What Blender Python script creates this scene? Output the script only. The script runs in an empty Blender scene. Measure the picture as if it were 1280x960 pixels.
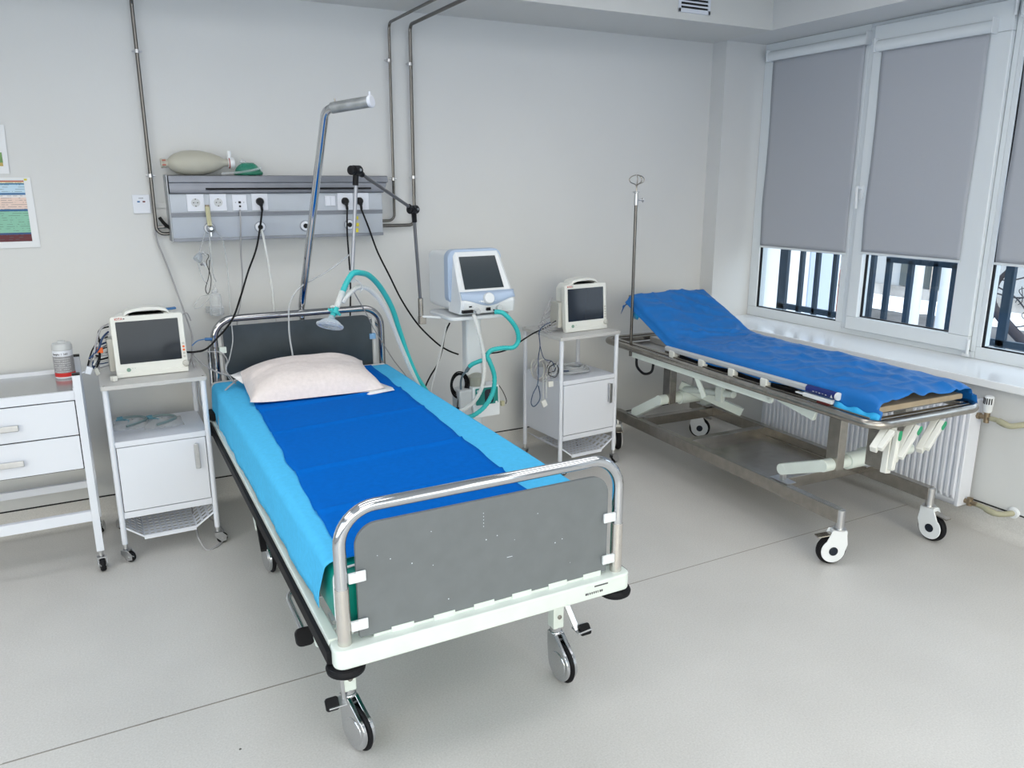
import bpy, bmesh, math, random
from mathutils import Vector, Matrix, noise
random.seed(7)
C = bpy.context.scene.collection
PI = math.pi
# ------------------------------------------------------------------ camera model (metres, camera 1.7 m above the floor)
FPX = 988.4; YAW = 0.49134; PITCH = 0.24941; ROLL = -0.00123; CAMH = 1.7
_f = Vector((math.sin(YAW)*math.cos(PITCH), math.cos(YAW)*math.cos(PITCH), -math.sin(PITCH)))
_r0 = Vector((math.cos(YAW), -math.sin(YAW), 0)); _u0 = _r0.cross(_f)
_r = _r0*math.cos(ROLL)+_u0*math.sin(ROLL); _u = -_r0*math.sin(ROLL)+_u0*math.cos(ROLL)
def _ray(px, py): return _r*((px-640)/FPX) - _u*((py-480)/FPX) + _f
def aty(px, py, Y):
    d = _ray(px, py); t = Y/d.y; return Vector((d.x*t, Y, CAMH+d.z*t))
def atx(px, py, X):
    d = _ray(px, py); t = X/d.x; return Vector((X, d.y*t, CAMH+d.z*t))
def atz(px, py, Z):
    d = _ray(px, py); t = (Z-CAMH)/d.z; return Vector((d.x*t, d.y*t, Z))

# ------------------------------------------------------------------ materials
def mat(name, col, rough=0.5, metal=0.0, bump=0.0, bscale=200, var=0.0, vscale=8, spec=0.5, trans=0.0, alpha=1.0, ior=1.45, aniso=None, coat=0.0, emit=None, sheen=0.0, subs=0.0):
    m = bpy.data.materials.new(name); m.use_nodes = True
    nt = m.node_tree; b = nt.nodes['Principled BSDF']
    b.inputs['Base Color'].default_value = (*col, 1)
    b.inputs['Roughness'].default_value = rough; b.inputs['Metallic'].default_value = metal
    b.inputs['Specular IOR Level'].default_value = spec; b.inputs['IOR'].default_value = ior
    b.inputs['Transmission Weight'].default_value = trans; b.inputs['Alpha'].default_value = alpha
    b.inputs['Coat Weight'].default_value = coat
    b.inputs['Sheen Weight'].default_value = sheen
    if emit: b.inputs['Emission Color'].default_value = (*emit[0], 1); b.inputs['Emission Strength'].default_value = emit[1]
    tc = nt.nodes.new('ShaderNodeTexCoord')
    if var:
        n = nt.nodes.new('ShaderNodeTexNoise'); n.inputs['Scale'].default_value = vscale; n.inputs['Detail'].default_value = 5
        nt.links.new(tc.outputs['Object'], n.inputs['Vector'])
        r = nt.nodes.new('ShaderNodeValToRGB')
        r.color_ramp.elements[0].position = .3; r.color_ramp.elements[1].position = .7
        r.color_ramp.elements[0].color = (*[c*(1-var) for c in col], 1); r.color_ramp.elements[1].color = (*[min(1, c*(1+var)) for c in col], 1)
        nt.links.new(n.outputs['Fac'], r.inputs['Fac']); nt.links.new(r.outputs['Color'], b.inputs['Base Color'])
    if bump:
        n = nt.nodes.new('ShaderNodeTexNoise'); n.inputs['Scale'].default_value = bscale; n.inputs['Detail'].default_value = 3
        nt.links.new(tc.outputs['Object'], n.inputs['Vector'])
        bp = nt.nodes.new('ShaderNodeBump'); bp.inputs['Strength'].default_value = bump; bp.inputs['Distance'].default_value = 0.002
        nt.links.new(n.outputs['Fac'], bp.inputs['Height']); nt.links.new(bp.outputs['Normal'], b.inputs['Normal'])
    return m
M = {}
M['wall'] = mat('wall_paint', (.625,.635,.64), .7, bump=.15, bscale=90, var=.015, vscale=2)
M['ceil'] = mat('ceiling_paint', (.62,.625,.615), .8, bump=.1, bscale=90)
M['black_gap'] = mat('black_gap', (.012,.012,.014), .7)
M['white'] = mat('white_powder_coat', (.68,.71,.785), .35, bump=.04, bscale=500)
M['white_gloss'] = mat('white_pvc', (.70,.74,.77), .25)
M['sill'] = mat('white_sill', (.76,.78,.80), .16)
M['shelf'] = mat('pale_grey_laminate', (.50,.50,.50), .3, var=.02, vscale=30)
M['chrome'] = mat('polished_chrome', (.62,.63,.65), .08, 1.0)
M['steel'] = mat('brushed_stainless_steel', (.40,.375,.34), .27, 1.0, var=.12, vscale=25)
M['steel_lt'] = mat('satin_steel', (.58,.585,.60), .3, 1.0, var=.06, vscale=30)
M['pipe'] = mat('steel_pipe', (.17,.16,.15), .25, 1.0)
M['cream'] = mat('cream_enamel', (.68,.745,.71), .35, var=.03, vscale=14)
M['alu'] = mat('anodised_aluminium', (.36,.38,.41), .38, .55, var=.03, vscale=6)
M['alu_dk'] = mat('dark_aluminium', (.21,.225,.26), .38, .5, var=.08, vscale=9)
M['alu_lt'] = mat('light_aluminium_panel', (.45,.485,.54), .42, .25, var=.03, vscale=9)
M['rail'] = mat('grey_plastic_rail', (.44,.46,.49), .45)
M['grey_panel'] = mat('grey_laminate_board', (.155,.170,.180), .38, var=.05, vscale=18, bump=.05, bscale=300)
M['head_panel'] = mat('dark_laminate_board', (.036,.047,.056), .28, var=.3, vscale=5)
M['black'] = mat('black_plastic', (.007,.007,.009), .42, spec=.25)
M['rubber'] = mat('black_rubber', (.008,.008,.010), .6, spec=.2, bump=.1, bscale=150)
M['cord'] = mat('black_cord', (.005,.005,.006), .5, spec=.2)
M['cord_grey'] = mat('grey_cord', (.33,.33,.35), .5)
M['cord_lt'] = mat('pale_cord', (.62,.62,.62), .5)
M['cord_blue'] = mat('dark_blue_cord', (.02,.05,.13), .5)
M['screen'] = mat('dark_screen_glass', (.022,.026,.032), .08, spec=.5)
M['screen_blue'] = mat('dark_navy_screen_glass', (.006,.011,.022), .09, spec=.5)
M['screen_grey'] = mat('charcoal_screen_glass', (.03,.042,.052), .2, spec=.4)
M['mon'] = mat('cream_monitor_plastic', (.70,.71,.68), .4, bump=.03, bscale=600)
M['mon_dk'] = mat('grey_monitor_plastic', (.48,.48,.45), .45)
M['vent_w'] = mat('white_ventilator_plastic', (.72,.75,.78), .32)
M['vent_b'] = mat('pale_blue_plastic', (.40,.50,.66), .35)
M['vent_g'] = mat('pale_grey_plastic', (.52,.54,.56), .4)
M['orange'] = mat('orange_plastic', (.75,.13,.02), .45)
M['red'] = mat('red_print', (.55,.02,.02), .5)
M['green'] = mat('green_print', (.02,.28,.13), .5)
M['green_vinyl'] = mat('teal_green_vinyl', (.0,.25,.20), .35, var=.1, vscale=6)
M['teal'] = mat('teal_silicone', (.03,.46,.47), .35)
M['yellow'] = mat('yellow_plastic', (.62,.55,.03), .45)
M['blue_pl'] = mat('blue_plastic', (.03,.13,.32), .45)
M['blue_clip'] = mat('pale_blue_plastic_clip', (.20,.38,.62), .4)
M['navy'] = mat('navy_label', (.010,.02,.14), .35)
M['print'] = mat('dark_print', (.07,.07,.08), .6)
M['bagpl'] = mat('cloudy_silicone', (.50,.49,.42), .42, trans=.12, var=.03, vscale=10)
def clear(name, col, alpha, rough=.12):
    m = bpy.data.materials.new(name); m.use_nodes = True; nt = m.node_tree
    b = nt.nodes['Principled BSDF']; b.inputs['Base Color'].default_value = (*col, 1); b.inputs['Roughness'].default_value = rough
    b.inputs['Alpha'].default_value = alpha
    # rims of thin clear plastic read denser
    lw = nt.nodes.new('ShaderNodeLayerWeight'); lw.inputs['Blend'].default_value = .4
    mr = nt.nodes.new('ShaderNodeMapRange'); mr.inputs['To Min'].default_value = alpha; mr.inputs['To Max'].default_value = min(1, alpha+.45)
    nt.links.new(lw.outputs['Facing'], mr.inputs['Value']); nt.links.new(mr.outputs['Result'], b.inputs['Alpha'])
    return m
M['clear'] = clear('clear_plastic', (.72,.76,.80), .22)
M['clear_tube'] = clear('clear_tubing', (.62,.65,.68), .40, .25)
M['hose_clear'] = clear('cloudy_white_hose', (.76,.78,.78), .62, .35)
M['clear_green'] = clear('clear_green_plastic', (.03,.30,.20), .45, .2)
M['clear_yellow'] = clear('clear_yellow_tube', (.75,.72,.45), .5, .3)
M['mask'] = clear('clear_mask_plastic', (.62,.68,.74), .28, .10)
M['film'] = clear('clear_film', (.75,.78,.80), .18, .1)
def glassmat():
    m = bpy.data.materials.new('window_glass'); m.use_nodes = True; nt = m.node_tree; nt.nodes.clear()
    o = nt.nodes.new('ShaderNodeOutputMaterial'); t = nt.nodes.new('ShaderNodeBsdfTransparent'); g = nt.nodes.new('ShaderNodeBsdfGlossy')
    t.inputs['Color'].default_value = (.90,.95,.98,1); g.inputs['Roughness'].default_value = .02
    mx = nt.nodes.new('ShaderNodeMixShader'); lw = nt.nodes.new('ShaderNodeLayerWeight'); lw.inputs['Blend'].default_value = .5; pw = nt.nodes.new('ShaderNodeMath'); pw.operation = 'POWER'; pw.inputs[1].default_value = 5; nt.links.new(lw.outputs['Facing'], pw.inputs[0]); fr = nt.nodes.new('ShaderNodeMath'); fr.operation = 'MULTIPLY_ADD'; fr.inputs[1].default_value = .5; fr.inputs[2].default_value = .025; nt.links.new(pw.outputs[0], fr.inputs[0])
    nt.links.new(fr.outputs[0], mx.inputs[0]); nt.links.new(t.outputs[0], mx.inputs[1]); nt.links.new(g.outputs[0], mx.inputs[2]); nt.links.new(mx.outputs[0], o.inputs[0])
    return m
M['glass'] = glassmat()
def fabric_blind():
    m = mat('grey_blind_fabric', (.30,.315,.345), .85)
    nt = m.node_tree; b = nt.nodes['Principled BSDF']; tc = nt.nodes.new('ShaderNodeTexCoord')
    w = nt.nodes.new('ShaderNodeTexWave'); w.inputs['Scale'].default_value = 130; w.bands_direction = 'Z'; w.inputs['Distortion'].default_value = 2
    w2 = nt.nodes.new('ShaderNodeTexWave'); w2.inputs['Scale'].default_value = 130; w2.bands_direction = 'Y'; w2.inputs['Distortion'].default_value = 2
    n = nt.nodes.new('ShaderNodeTexNoise'); n.inputs['Scale'].default_value = 260
    for q in (w, w2, n): nt.links.new(tc.outputs['Object'], q.inputs['Vector'])
    a = nt.nodes.new('ShaderNodeMath'); a.operation = 'ADD'; nt.links.new(w.outputs['Fac'], a.inputs[0]); nt.links.new(w2.outputs['Fac'], a.inputs[1])
    a2 = nt.nodes.new('ShaderNodeMath'); a2.operation = 'ADD'; nt.links.new(a.outputs[0], a2.inputs[0]); nt.links.new(n.outputs['Fac'], a2.inputs[1])
    r = nt.nodes.new('ShaderNodeValToRGB'); r.color_ramp.elements[0].position = .5; r.color_ramp.elements[0].color = (.38,.395,.435,1); r.color_ramp.elements[1].color = (.46,.48,.52,1)
    mm = nt.nodes.new('ShaderNodeMath'); mm.operation = 'DIVIDE'; mm.inputs[1].default_value = 2.2; nt.links.new(a2.outputs[0], mm.inputs[0])
    nt.links.new(mm.outputs[0], r.inputs['Fac']); nt.links.new(r.outputs['Color'], b.inputs['Base Color'])
    return m
M['blind'] = fabric_blind()
def floor_mat():
    m = mat('speckled_vinyl', (.50,.485,.46), .36, spec=.35)
    nt = m.node_tree; b = nt.nodes['Principled BSDF']; tc = nt.nodes.new('ShaderNodeTexCoord')
    n = nt.nodes.new('ShaderNodeTexNoise'); n.inputs['Scale'].default_value = 2.2; n.inputs['Detail'].default_value = 8
    n2 = nt.nodes.new('ShaderNodeTexNoise'); n2.inputs['Scale'].default_value = 160; n2.inputs['Detail'].default_value = 3
    for q in (n, n2): nt.links.new(tc.outputs['Object'], q.inputs['Vector'])
    a = nt.nodes.new('ShaderNodeMath'); a.operation = 'MULTIPLY_ADD'; a.inputs[1].default_value = .35
    nt.links.new(n.outputs['Fac'], a.inputs[0]); 
    s = nt.nodes.new('ShaderNodeMath'); s.operation = 'MULTIPLY'; s.inputs[1].default_value = .65; nt.links.new(n2.outputs['Fac'], s.inputs[0]); nt.links.new(s.outputs[0], a.inputs[2])
    r = nt.nodes.new('ShaderNodeValToRGB'); r.color_ramp.elements[0].position = .3; r.color_ramp.elements[1].position = .7
    r.color_ramp.elements[0].color = (.50,.490,.475,1); r.color_ramp.elements[1].color = (.64,.63,.615,1)
    nt.links.new(a.outputs[0], r.inputs['Fac']); nt.links.new(r.outputs['Color'], b.inputs['Base Color'])
    bp = nt.nodes.new('ShaderNodeBump'); bp.inputs['Strength'].default_value = .08; bp.inputs['Distance'].default_value = .001
    nt.links.new(n2.outputs['Fac'], bp.inputs['Height']); nt.links.new(bp.outputs['Normal'], b.inputs['Normal'])
    return m
M['floor'] = floor_mat()
def cloth_mat(name, c0, rough=.75, bs=420, b=.25):
    return mat(name, c0, rough, bump=b, bscale=bs, var=.05, vscale=60, sheen=0, spec=.06)
M['sheet_lt'] = cloth_mat('light_blue_nonwoven', (.085,.49,.84), .9, 420, .2)
M['sheet_dk'] = cloth_mat('royal_blue_nonwoven', (.001,.128,.54), .9, 420, .25)
M['sheet_g'] = mat('blue_film_sheet', (.006,.14,.46), .45, bump=.15, bscale=120, var=.04, vscale=20, spec=.45)
M['sheet_g_lt'] = mat('cyan_film_underside', (.02,.36,.72), .45)
M['pillow'] = cloth_mat('pinkish_white_nonwoven', (.76,.69,.68), .85)
M['white_cloth'] = cloth_mat('white_cotton', (.76,.77,.80), .85)
M['tan'] = mat('tan_foam', (.42,.34,.24), .7, var=.08, vscale=20)
M['valve'] = mat('beige_painted_pipe', (.36,.35,.25), .5, var=.06, vscale=20)
M['brass'] = mat('old_brass', (.28,.22,.15), .4, .8)
M['grille'] = mat('dark_blue_painted_steel', (.030,.055,.085), .55)
M['snow'] = mat('snow', (.80,.84,.90), .9, bump=.4, bscale=6)
M['ext_white'] = mat('white_render', (.78,.81,.85), .8)
M['ext_blue'] = mat('pale_blue_panel', (.48,.56,.72), .5)
M['bark'] = mat('dark_bark', (.03,.028,.035), .9, bump=.6, bscale=30)
M['paper'] = mat('white_paper', (.72,.74,.77), .6)
def brick():
    m = bpy.data.materials.new('pale_brick'); m.use_nodes = True; nt = m.node_tree; b = nt.nodes['Principled BSDF']; b.inputs['Roughness'].default_value = .9
    tc = nt.nodes.new('ShaderNodeTexCoord'); mp = nt.nodes.new('ShaderNodeMapping'); mp.inputs['Rotation'].default_value = (PI/2, 0, PI/2)
    br = nt.nodes.new('ShaderNodeTexBrick'); br.inputs['Color1'].default_value = (.50,.50,.49,1); br.inputs['Color2'].default_value = (.40,.41,.41,1); br.inputs['Mortar'].default_value = (.30,.31,.32,1)
    br.inputs['Scale'].default_value = 2.2; br.inputs['Mortar Size'].default_value = .03
    nt.links.new(tc.outputs['Object'], mp.inputs['Vector']); nt.links.new(mp.outputs[0], br.inputs['Vector']); nt.links.new(br.outputs['Color'], b.inputs['Base Color'])
    return m
M['brick'] = brick()
def poster_mat():
    # printed chart: coloured bands by height, thin text-like lines
    m = mat('printed_chart', (.7,.72,.75), .45); nt = m.node_tree; b = nt.nodes['Principled BSDF']
    tc = nt.nodes.new('ShaderNodeTexCoord'); sp = nt.nodes.new('ShaderNodeSeparateXYZ'); nt.links.new(tc.outputs['Object'], sp.inputs[0])
    r = nt.nodes.new('ShaderNodeValToRGB'); r.color_ramp.interpolation = 'CONSTANT'
    bands = [(0,(.10,.01,.02)),(.115,(.02,.07,.20)),(.145,(.22,.48,.36)),(.50,(.02,.12,.28)),(.535,(.72,.56,.50)),(.72,(.70,.68,.68)),(.765,(.05,.16,.35)),(.80,(.45,.62,.75)),(.93,(.03,.18,.34)),(.955,(.70,.62,.40)),(.975,(.40,.10,.07))]
    e = r.color_ramp.elements; e[0].position = 0; e[0].color = (*bands[0][1], 1); e[1].position = bands[1][0]; e[1].color = (*bands[1][1], 1)
    for p, c in bands[2:]:
        k = e.new(p); k.color = (*c, 1)
    mr = nt.nodes.new('ShaderNodeMapRange'); mr.inputs['From Min'].default_value = 1.437-1.56; mr.inputs['From Max'].default_value = 1.712-1.56
    nt.links.new(sp.outputs['Z'], mr.inputs['Value']); nt.links.new(mr.outputs['Result'], r.inputs['Fac'])
    w = nt.nodes.new('ShaderNodeTexWave'); w.bands_direction = 'Z'; w.inputs['Scale'].default_value = 32
    n = nt.nodes.new('ShaderNodeTexNoise'); n.inputs['Scale'].default_value = 60; n.inputs['Detail'].default_value = 2
    for q in (w, n): nt.links.new(tc.outputs['Object'], q.inputs['Vector'])
    g1 = nt.nodes.new('ShaderNodeMath'); g1.operation = 'GREATER_THAN'; g1.inputs[1].default_value = .86; nt.links.new(w.outputs['Fac'], g1.inputs[0])
    g2 = nt.nodes.new('ShaderNodeMath'); g2.operation = 'GREATER_THAN'; g2.inputs[1].default_value = .50; nt.links.new(n.outputs['Fac'], g2.inputs[0])
    g = nt.nodes.new('ShaderNodeMath'); g.operation = 'MULTIPLY'; nt.links.new(g1.outputs[0], g.inputs[0]); nt.links.new(g2.outputs[0], g.inputs[1])
    gm = nt.nodes.new('ShaderNodeMath'); gm.operation = 'MULTIPLY'; gm.inputs[1].default_value = .6; nt.links.new(g.outputs[0], gm.inputs[0])
    mx = nt.nodes.new('ShaderNodeMix'); mx.data_type = 'RGBA'; mx.inputs[7].default_value = (.07,.09,.1,1)
    nt.links.new(gm.outputs[0], mx.inputs[0]); nt.links.new(r.outputs['Color'], mx.inputs[6]); nt.links.new(mx.outputs[2], b.inputs['Base Color'])
    return m
M['chart'] = poster_mat()

# ------------------------------------------------------------------ mesh building
def catmull(pts, n=6, closed=False):
    P = [Vector(p) for p in pts]
    if len(P) < 3 and not closed: return P
    out = []; N = len(P); rng = range(N) if closed else range(N-1)
    for i in rng:
        if closed: a, b, c, d = P[(i-1) % N], P[i], P[(i+1) % N], P[(i+2) % N]
        else: a, b, c, d = P[max(i-1, 0)], P[i], P[i+1], P[min(i+2, N-1)]
        for k in range(n):
            t = k/n; t2 = t*t; t3 = t2*t
            out.append(.5*((2*b)+(c-a)*t+(2*a-5*b+4*c-d)*t2+(3*b-a-3*c+d)*t3))
    if not closed: out.append(P[-1])
    return out
def fillet(pts, r, n=6):
    P = [Vector(p) for p in pts]; out = [P[0]]
    for i in range(1, len(P)-1):
        a = (P[i-1]-P[i]); b = (P[i+1]-P[i]); la, lb = a.length, b.length; a.normalize(); b.normalize()
        ang = a.angle(b)
        if ang > PI-.02: out.append(P[i]); continue
        d = min(r/math.tan(ang/2), la*.49, lb*.49); rr = d*math.tan(ang/2)
        c = P[i]+(a+b).normalized()*(rr/math.sin(ang/2))
        s = (P[i]+a*d)-c; e = (P[i]+b*d)-c; th = s.angle(e)
        for k in range(n+1):
            t = k/n; out.append(c+(s*math.sin((1-t)*th)+e*math.sin(t*th))/math.sin(th))
    out.append(P[-1]); return out
class MB:
    def __init__(s): s.v = []; s.f = []; s.mi = []
    def add(s, vs, fs, mi=0):
        o = len(s.v); s.v += [Vector(v) for v in vs]; s.f += [[i+o for i in f] for f in fs]; s.mi += [mi]*len(fs); return s
    def box(s, x0, x1, y0, y1, z0, z1, mi=0, rot=None, piv=None):
        vs = [Vector((x, y, z)) for z in (z0, z1) for y in (y0, y1) for x in (x0, x1)]
        if rot is not None:
            p = Vector(piv) if piv is not None else Vector(((x0+x1)/2, (y0+y1)/2, (z0+z1)/2))
            vs = [p+rot@(v-p) for v in vs]
        return s.add(vs, [(0,2,3,1),(4,5,7,6),(0,1,5,4),(2,6,7,3),(0,4,6,2),(1,3,7,5)], mi)
    def bar(s, a, b, w, h, mi=0, up=(0,0,1)):
        a = Vector(a); b = Vector(b); d = (b-a); L = d.length; d.normalize(); u = Vector(up)
        sd = d.cross(u).normalized() if abs(d.dot(u)) < .999 else Vector((1,0,0)); u = sd.cross(d)
        vs = [p+sd*(x*w/2)+u*(y*h/2) for p in (a, b) for x, y in ((-1,-1),(1,-1),(1,1),(-1,1))]
        return s.add(vs, [(0,3,2,1),(4,5,6,7),(0,1,5,4),(1,2,6,5),(2,3,7,6),(3,0,4,7)], mi)
    def tube(s, pts, r, n=10, mi=0, closed=False, caps=True):
        P = [Vector(p) for p in pts]; Q = [P[0]]
        for p in P[1:]:
            if (p-Q[-1]).length > 1e-5: Q.append(p)
        P = Q; N = len(P); R = r if isinstance(r, (list, tuple)) else [r]*N
        T = []
        for i in range(N):
            if closed: t = P[(i+1) % N]-P[i-1]
            else: t = P[min(i+1, N-1)]-P[max(i-1, 0)]
            T.append(t.normalized())
        u = T[0].cross(Vector((0,0,1)))
        if u.length < .1: u = T[0].cross(Vector((0,1,0)))
        u.normalize(); vs = []
        for i in range(N):
            u = (u-T[i]*u.dot(T[i])).normalized(); w = T[i].cross(u)
            for k in range(n):
                a = 2*PI*k/n; vs.append(P[i]+(u*math.cos(a)+w*math.sin(a))*R[min(i, len(R)-1)])
        fs = []
        for i in range(N if closed else N-1):
            j = (i+1) % N
            for k in range(n): fs.append((i*n+k, i*n+(k+1) % n, j*n+(k+1) % n, j*n+k))
        if caps and not closed: fs.append(tuple(range(n))[::-1]); fs.append(tuple((N-1)*n+k for k in range(n)))
        return s.add(vs, fs, mi)
    def lathe(s, prof, org=(0,0,0), axis=(0,0,1), n=24, mi=0, sx=1, sy=1, caps=True):
        ax = Vector(axis).normalized(); q = Vector((0,0,1)).rotation_difference(ax); o = Vector(org); vs = []; fs = []
        for r, z in prof:
            for k in range(n):
                a = 2*PI*k/n; vs.append(o+q@Vector((r*math.cos(a)*sx, r*math.sin(a)*sy, z)))
        for i in range(len(prof)-1):
            for k in range(n): fs.append((i*n+k, i*n+(k+1) % n, (i+1)*n+(k+1) % n, (i+1)*n+k))
        if caps: fs.append(tuple(range(n))[::-1]); fs.append(tuple((len(prof)-1)*n+k for k in range(n)))
        return s.add(vs, fs, mi)
    def cyl(s, a, b, r, n=20, mi=0, r2=None):
        a = Vector(a); b = Vector(b); r2 = r if r2 is None else r2
        return s.lathe([(r, 0), (r2, (b-a).length)], a, b-a, n, mi)
    def prism(s, poly, o, ux, uy, depth, mi=0):
        # polygon in the (ux, uy) plane at o, pushed along `depth`
        o = Vector(o); ux = Vector(ux); uy = Vector(uy); d = Vector(depth); n = len(poly)
        vs = [o+ux*x+uy*y for x, y in poly]+[o+ux*x+uy*y+d for x, y in poly]
        return s.add(vs, [tuple(range(n))[::-1], tuple(range(n, 2*n))]+[(i, (i+1) % n, n+(i+1) % n, n+i) for i in range(n)], mi)
    def grid(s, fn, nu, nv, mi=0, closed_u=False):
        vs = [fn(i/nu, j/nv) for j in range(nv+1) for i in range(nu+1)]
        fs = [(j*(nu+1)+i, j*(nu+1)+i+1, (j+1)*(nu+1)+i+1, (j+1)*(nu+1)+i) for j in range(nv) for i in range(nu)]
        return s.add(vs, fs, mi)
    def perf(s, p00, p10, p01, p11, nu, nv, hu=.6, hv=.4, mi=0):
        # perforated sheet: every cell keeps a rectangular slot open
        P = [Vector(p) for p in (p00, p10, p01, p11)]
        B = lambda u, v: P[0]*(1-u)*(1-v)+P[1]*u*(1-v)+P[2]*(1-u)*v+P[3]*u*v
        for i in range(nu):
            for j in range(nv):
                u0, u1, v0, v1 = i/nu, (i+1)/nu, j/nv, (j+1)/nv; du = (u1-u0)*(1-hu)/2; dv = (v1-v0)*(1-hv)/2
                s.add([B(u0,v0),B(u1,v0),B(u1,v1),B(u0,v1),B(u0+du,v0+dv),B(u1-du,v0+dv),B(u1-du,v1-dv),B(u0+du,v1-dv)], [(0,1,5,4),(1,2,6,5),(2,3,7,6),(3,0,4,7)], mi)
        return s
def rrect(w, h, r, n=5, cx=0, cy=0):
    rs = r if isinstance(r, (list, tuple)) else [r]*4; out = []
    for (x, y, a0), q in zip(((w/2, h/2, 0), (-w/2, h/2, PI/2), (-w/2, -h/2, PI), (w/2, -h/2, 3*PI/2)), rs):
        ox = cx+x-math.copysign(q, x); oy = cy+y-math.copysign(q, y)
        for k in range(n+1): out.append((ox+q*math.cos(a0+k*PI/2/n), oy+q*math.sin(a0+k*PI/2/n)))
    return out
ROOTM = {}
def obj(name, mb, m, parent=None, world=True, bev=0, smooth=True, solid=0, sub=0, ang=35):
    me = bpy.data.meshes.new(name)
    vs = mb.v
    if parent is not None and world:
        r = parent
        while r.parent: r = r.parent
        inv = ROOTM.get(r.name, Matrix.Identity(4)).inverted(); vs = [inv@v for v in vs]
    me.from_pydata([tuple(v) for v in vs], [], mb.f)
    ms = m if isinstance(m, (list, tuple)) else [m]
    for x in ms: me.materials.append(M[x] if isinstance(x, str) else x)
    for p, i in zip(me.polygons, mb.mi): p.material_index = i
    bm = bmesh.new(); bm.from_mesh(me); bmesh.ops.recalc_face_normals(bm, faces=bm.faces); bm.to_mesh(me); bm.free()
    if smooth:
        me.polygons.foreach_set('use_smooth', [True]*len(me.polygons)); me.set_sharp_from_angle(angle=math.radians(ang))
    me.update()
    o = bpy.data.objects.new(name, me); C.objects.link(o)
    if parent is not None: o.parent = parent
    if solid: md = o.modifiers.new('thickness', 'SOLIDIFY'); md.thickness = solid; md.offset = 0
    if sub: md = o.modifiers.new('smooth', 'SUBSURF'); md.levels = sub; md.render_levels = sub
    if bev: md = o.modifiers.new('bevel', 'BEVEL'); md.width = bev; md.segments = 2; md.limit_method = 'ANGLE'; md.angle_limit = math.radians(40); md.harden_normals = True
    return o
def tag(o, label, cat=None, group=None):
    o['label'] = label
    if cat: o['category'] = cat
    if group: o['group'] = group
    return o
def thing(name, label, cat, loc=(0,0,0), rotz=0, group=None):
    o = bpy.data.objects.new(name, None); C.objects.link(o); o.location = loc; o.rotation_euler = (0,0,rotz); o.empty_display_size = .1
    ROOTM[o.name] = Matrix.Translation(Vector(loc))@Matrix.Rotation(rotz, 4, 'Z'); return tag(o, label, cat, group)
def struct(name, mb, m, parent=None, label=None, **k):
    o = obj(name, mb, m, parent, **k)
    if parent is None:
        o['kind'] = 'structure'; 
        if label: tag(o, label, 'room')
    return o
def dup(root, loc, rotz, label, group=None):
    r = root.copy(); C.objects.link(r); r.location = loc; r.rotation_euler = (0,0,rotz); r['label'] = label
    ROOTM[r.name] = Matrix.Translation(Vector(loc))@Matrix.Rotation(rotz, 4, 'Z')
    if group: r['group'] = group
    for ch in list(root.children):
        c = ch.copy(); C.objects.link(c); c.parent = r
        for g in ch.children:
            d = g.copy(); C.objects.link(d); d.parent = c
    return r
def text_mesh(name, body, size, m, parent, org, ux, uy, world=True, depth=.0006, align='LEFT', label=None):
    cu = bpy.data.curves.new('lettering', 'FONT'); cu.body = body; cu.size = size; cu.extrude = depth; cu.align_x = align
    to = bpy.data.objects.new('lettering', cu); C.objects.link(to)
    bpy.context.view_layer.update()
    dg = bpy.context.evaluated_depsgraph_get(); me = bpy.data.meshes.new_from_object(to.evaluated_get(dg))
    ux = Vector(ux).normalized(); uy = Vector(uy).normalized(); uz = ux.cross(uy); o = Vector(org)
    mb = MB(); mb.v = [o+ux*v.co.x+uy*v.co.y+uz*v.co.z for v in me.vertices]; mb.f = [list(p.vertices) for p in me.polygons]; mb.mi = [0]*len(mb.f)
    bpy.data.objects.remove(to); bpy.data.meshes.remove(me); bpy.data.curves.remove(cu)
    return obj(name, mb, m, parent, world=world, smooth=False)
def cable(name, pts, r, m, label, cat='cable', group=None, n=7, raw=False, seg=8):
    mb = MB(); mb.tube(pts if raw else catmull(pts, n), r, seg); return tag(obj(name, mb, m), label, cat, group)

# ================================================================== THE ROOM
YB = 4.375; XR = 3.86; XW = 4.23; ZS = 2.6; ZC = 2.84; XL = -2.6; YF = -2.8; ZSILL = .765
b = MB(); b.box(XL, 4.4, YF, YB+.1, -.08, 0); fl = struct('floor', b, 'floor', label='grey speckled vinyl floor of the ward', smooth=False)
b = MB(); 
for p, q in (((-.40,2.52),(3.87,2.50)),): pass
b.box(XL+.02, XR-.02, 2.515, 2.519, 0, .0006); struct('seam', b, mat('seam_line', (.30,.28,.25), .8), fl, smooth=False)
b = MB(); b.box(-.40, .62, 2.5192, 2.5205, 0, .0007); b.box(.0, .05, 2.5185, 2.5215, 0, .0008); b.cyl((.245,2.245,0),(.245,2.245,.0008),.004,8); struct('seam_crack', b, mat('seam_dirt', (.10,.09,.08), .9), fl, smooth=False)
b = MB(); b.box(XL, XW+.2, YB, YB+.15, 0, ZC+.1); struct('wall_back', b, 'wall', label='off-white wall behind the bed', smooth=False)
b = MB(); b.box(XL-.15, XL, YF, -2.2, 0, ZC+.1); b.box(XL-.15, XL, 2.2, YB+.15, 0, ZC+.1); b.box(XL-.15, XL, -2.2, 2.2, 0, .6); b.box(XL-.15, XL, -2.2, 2.2, 2.6, ZC+.1); struct('wall_left', b, 'wall', smooth=False)
w6 = thing('window_6', 'added wide window left of the camera, unseen, for side light', 'window', (XL, 0, .6)); w6['kind'] = 'structure'  # unseen window, added to light the bed side and left floor
b = MB()
for y in (-2.2, -.77, .70, 2.13): b.box(XL-.12, XL-.05, y, y+.07, .6, 2.6)
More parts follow.
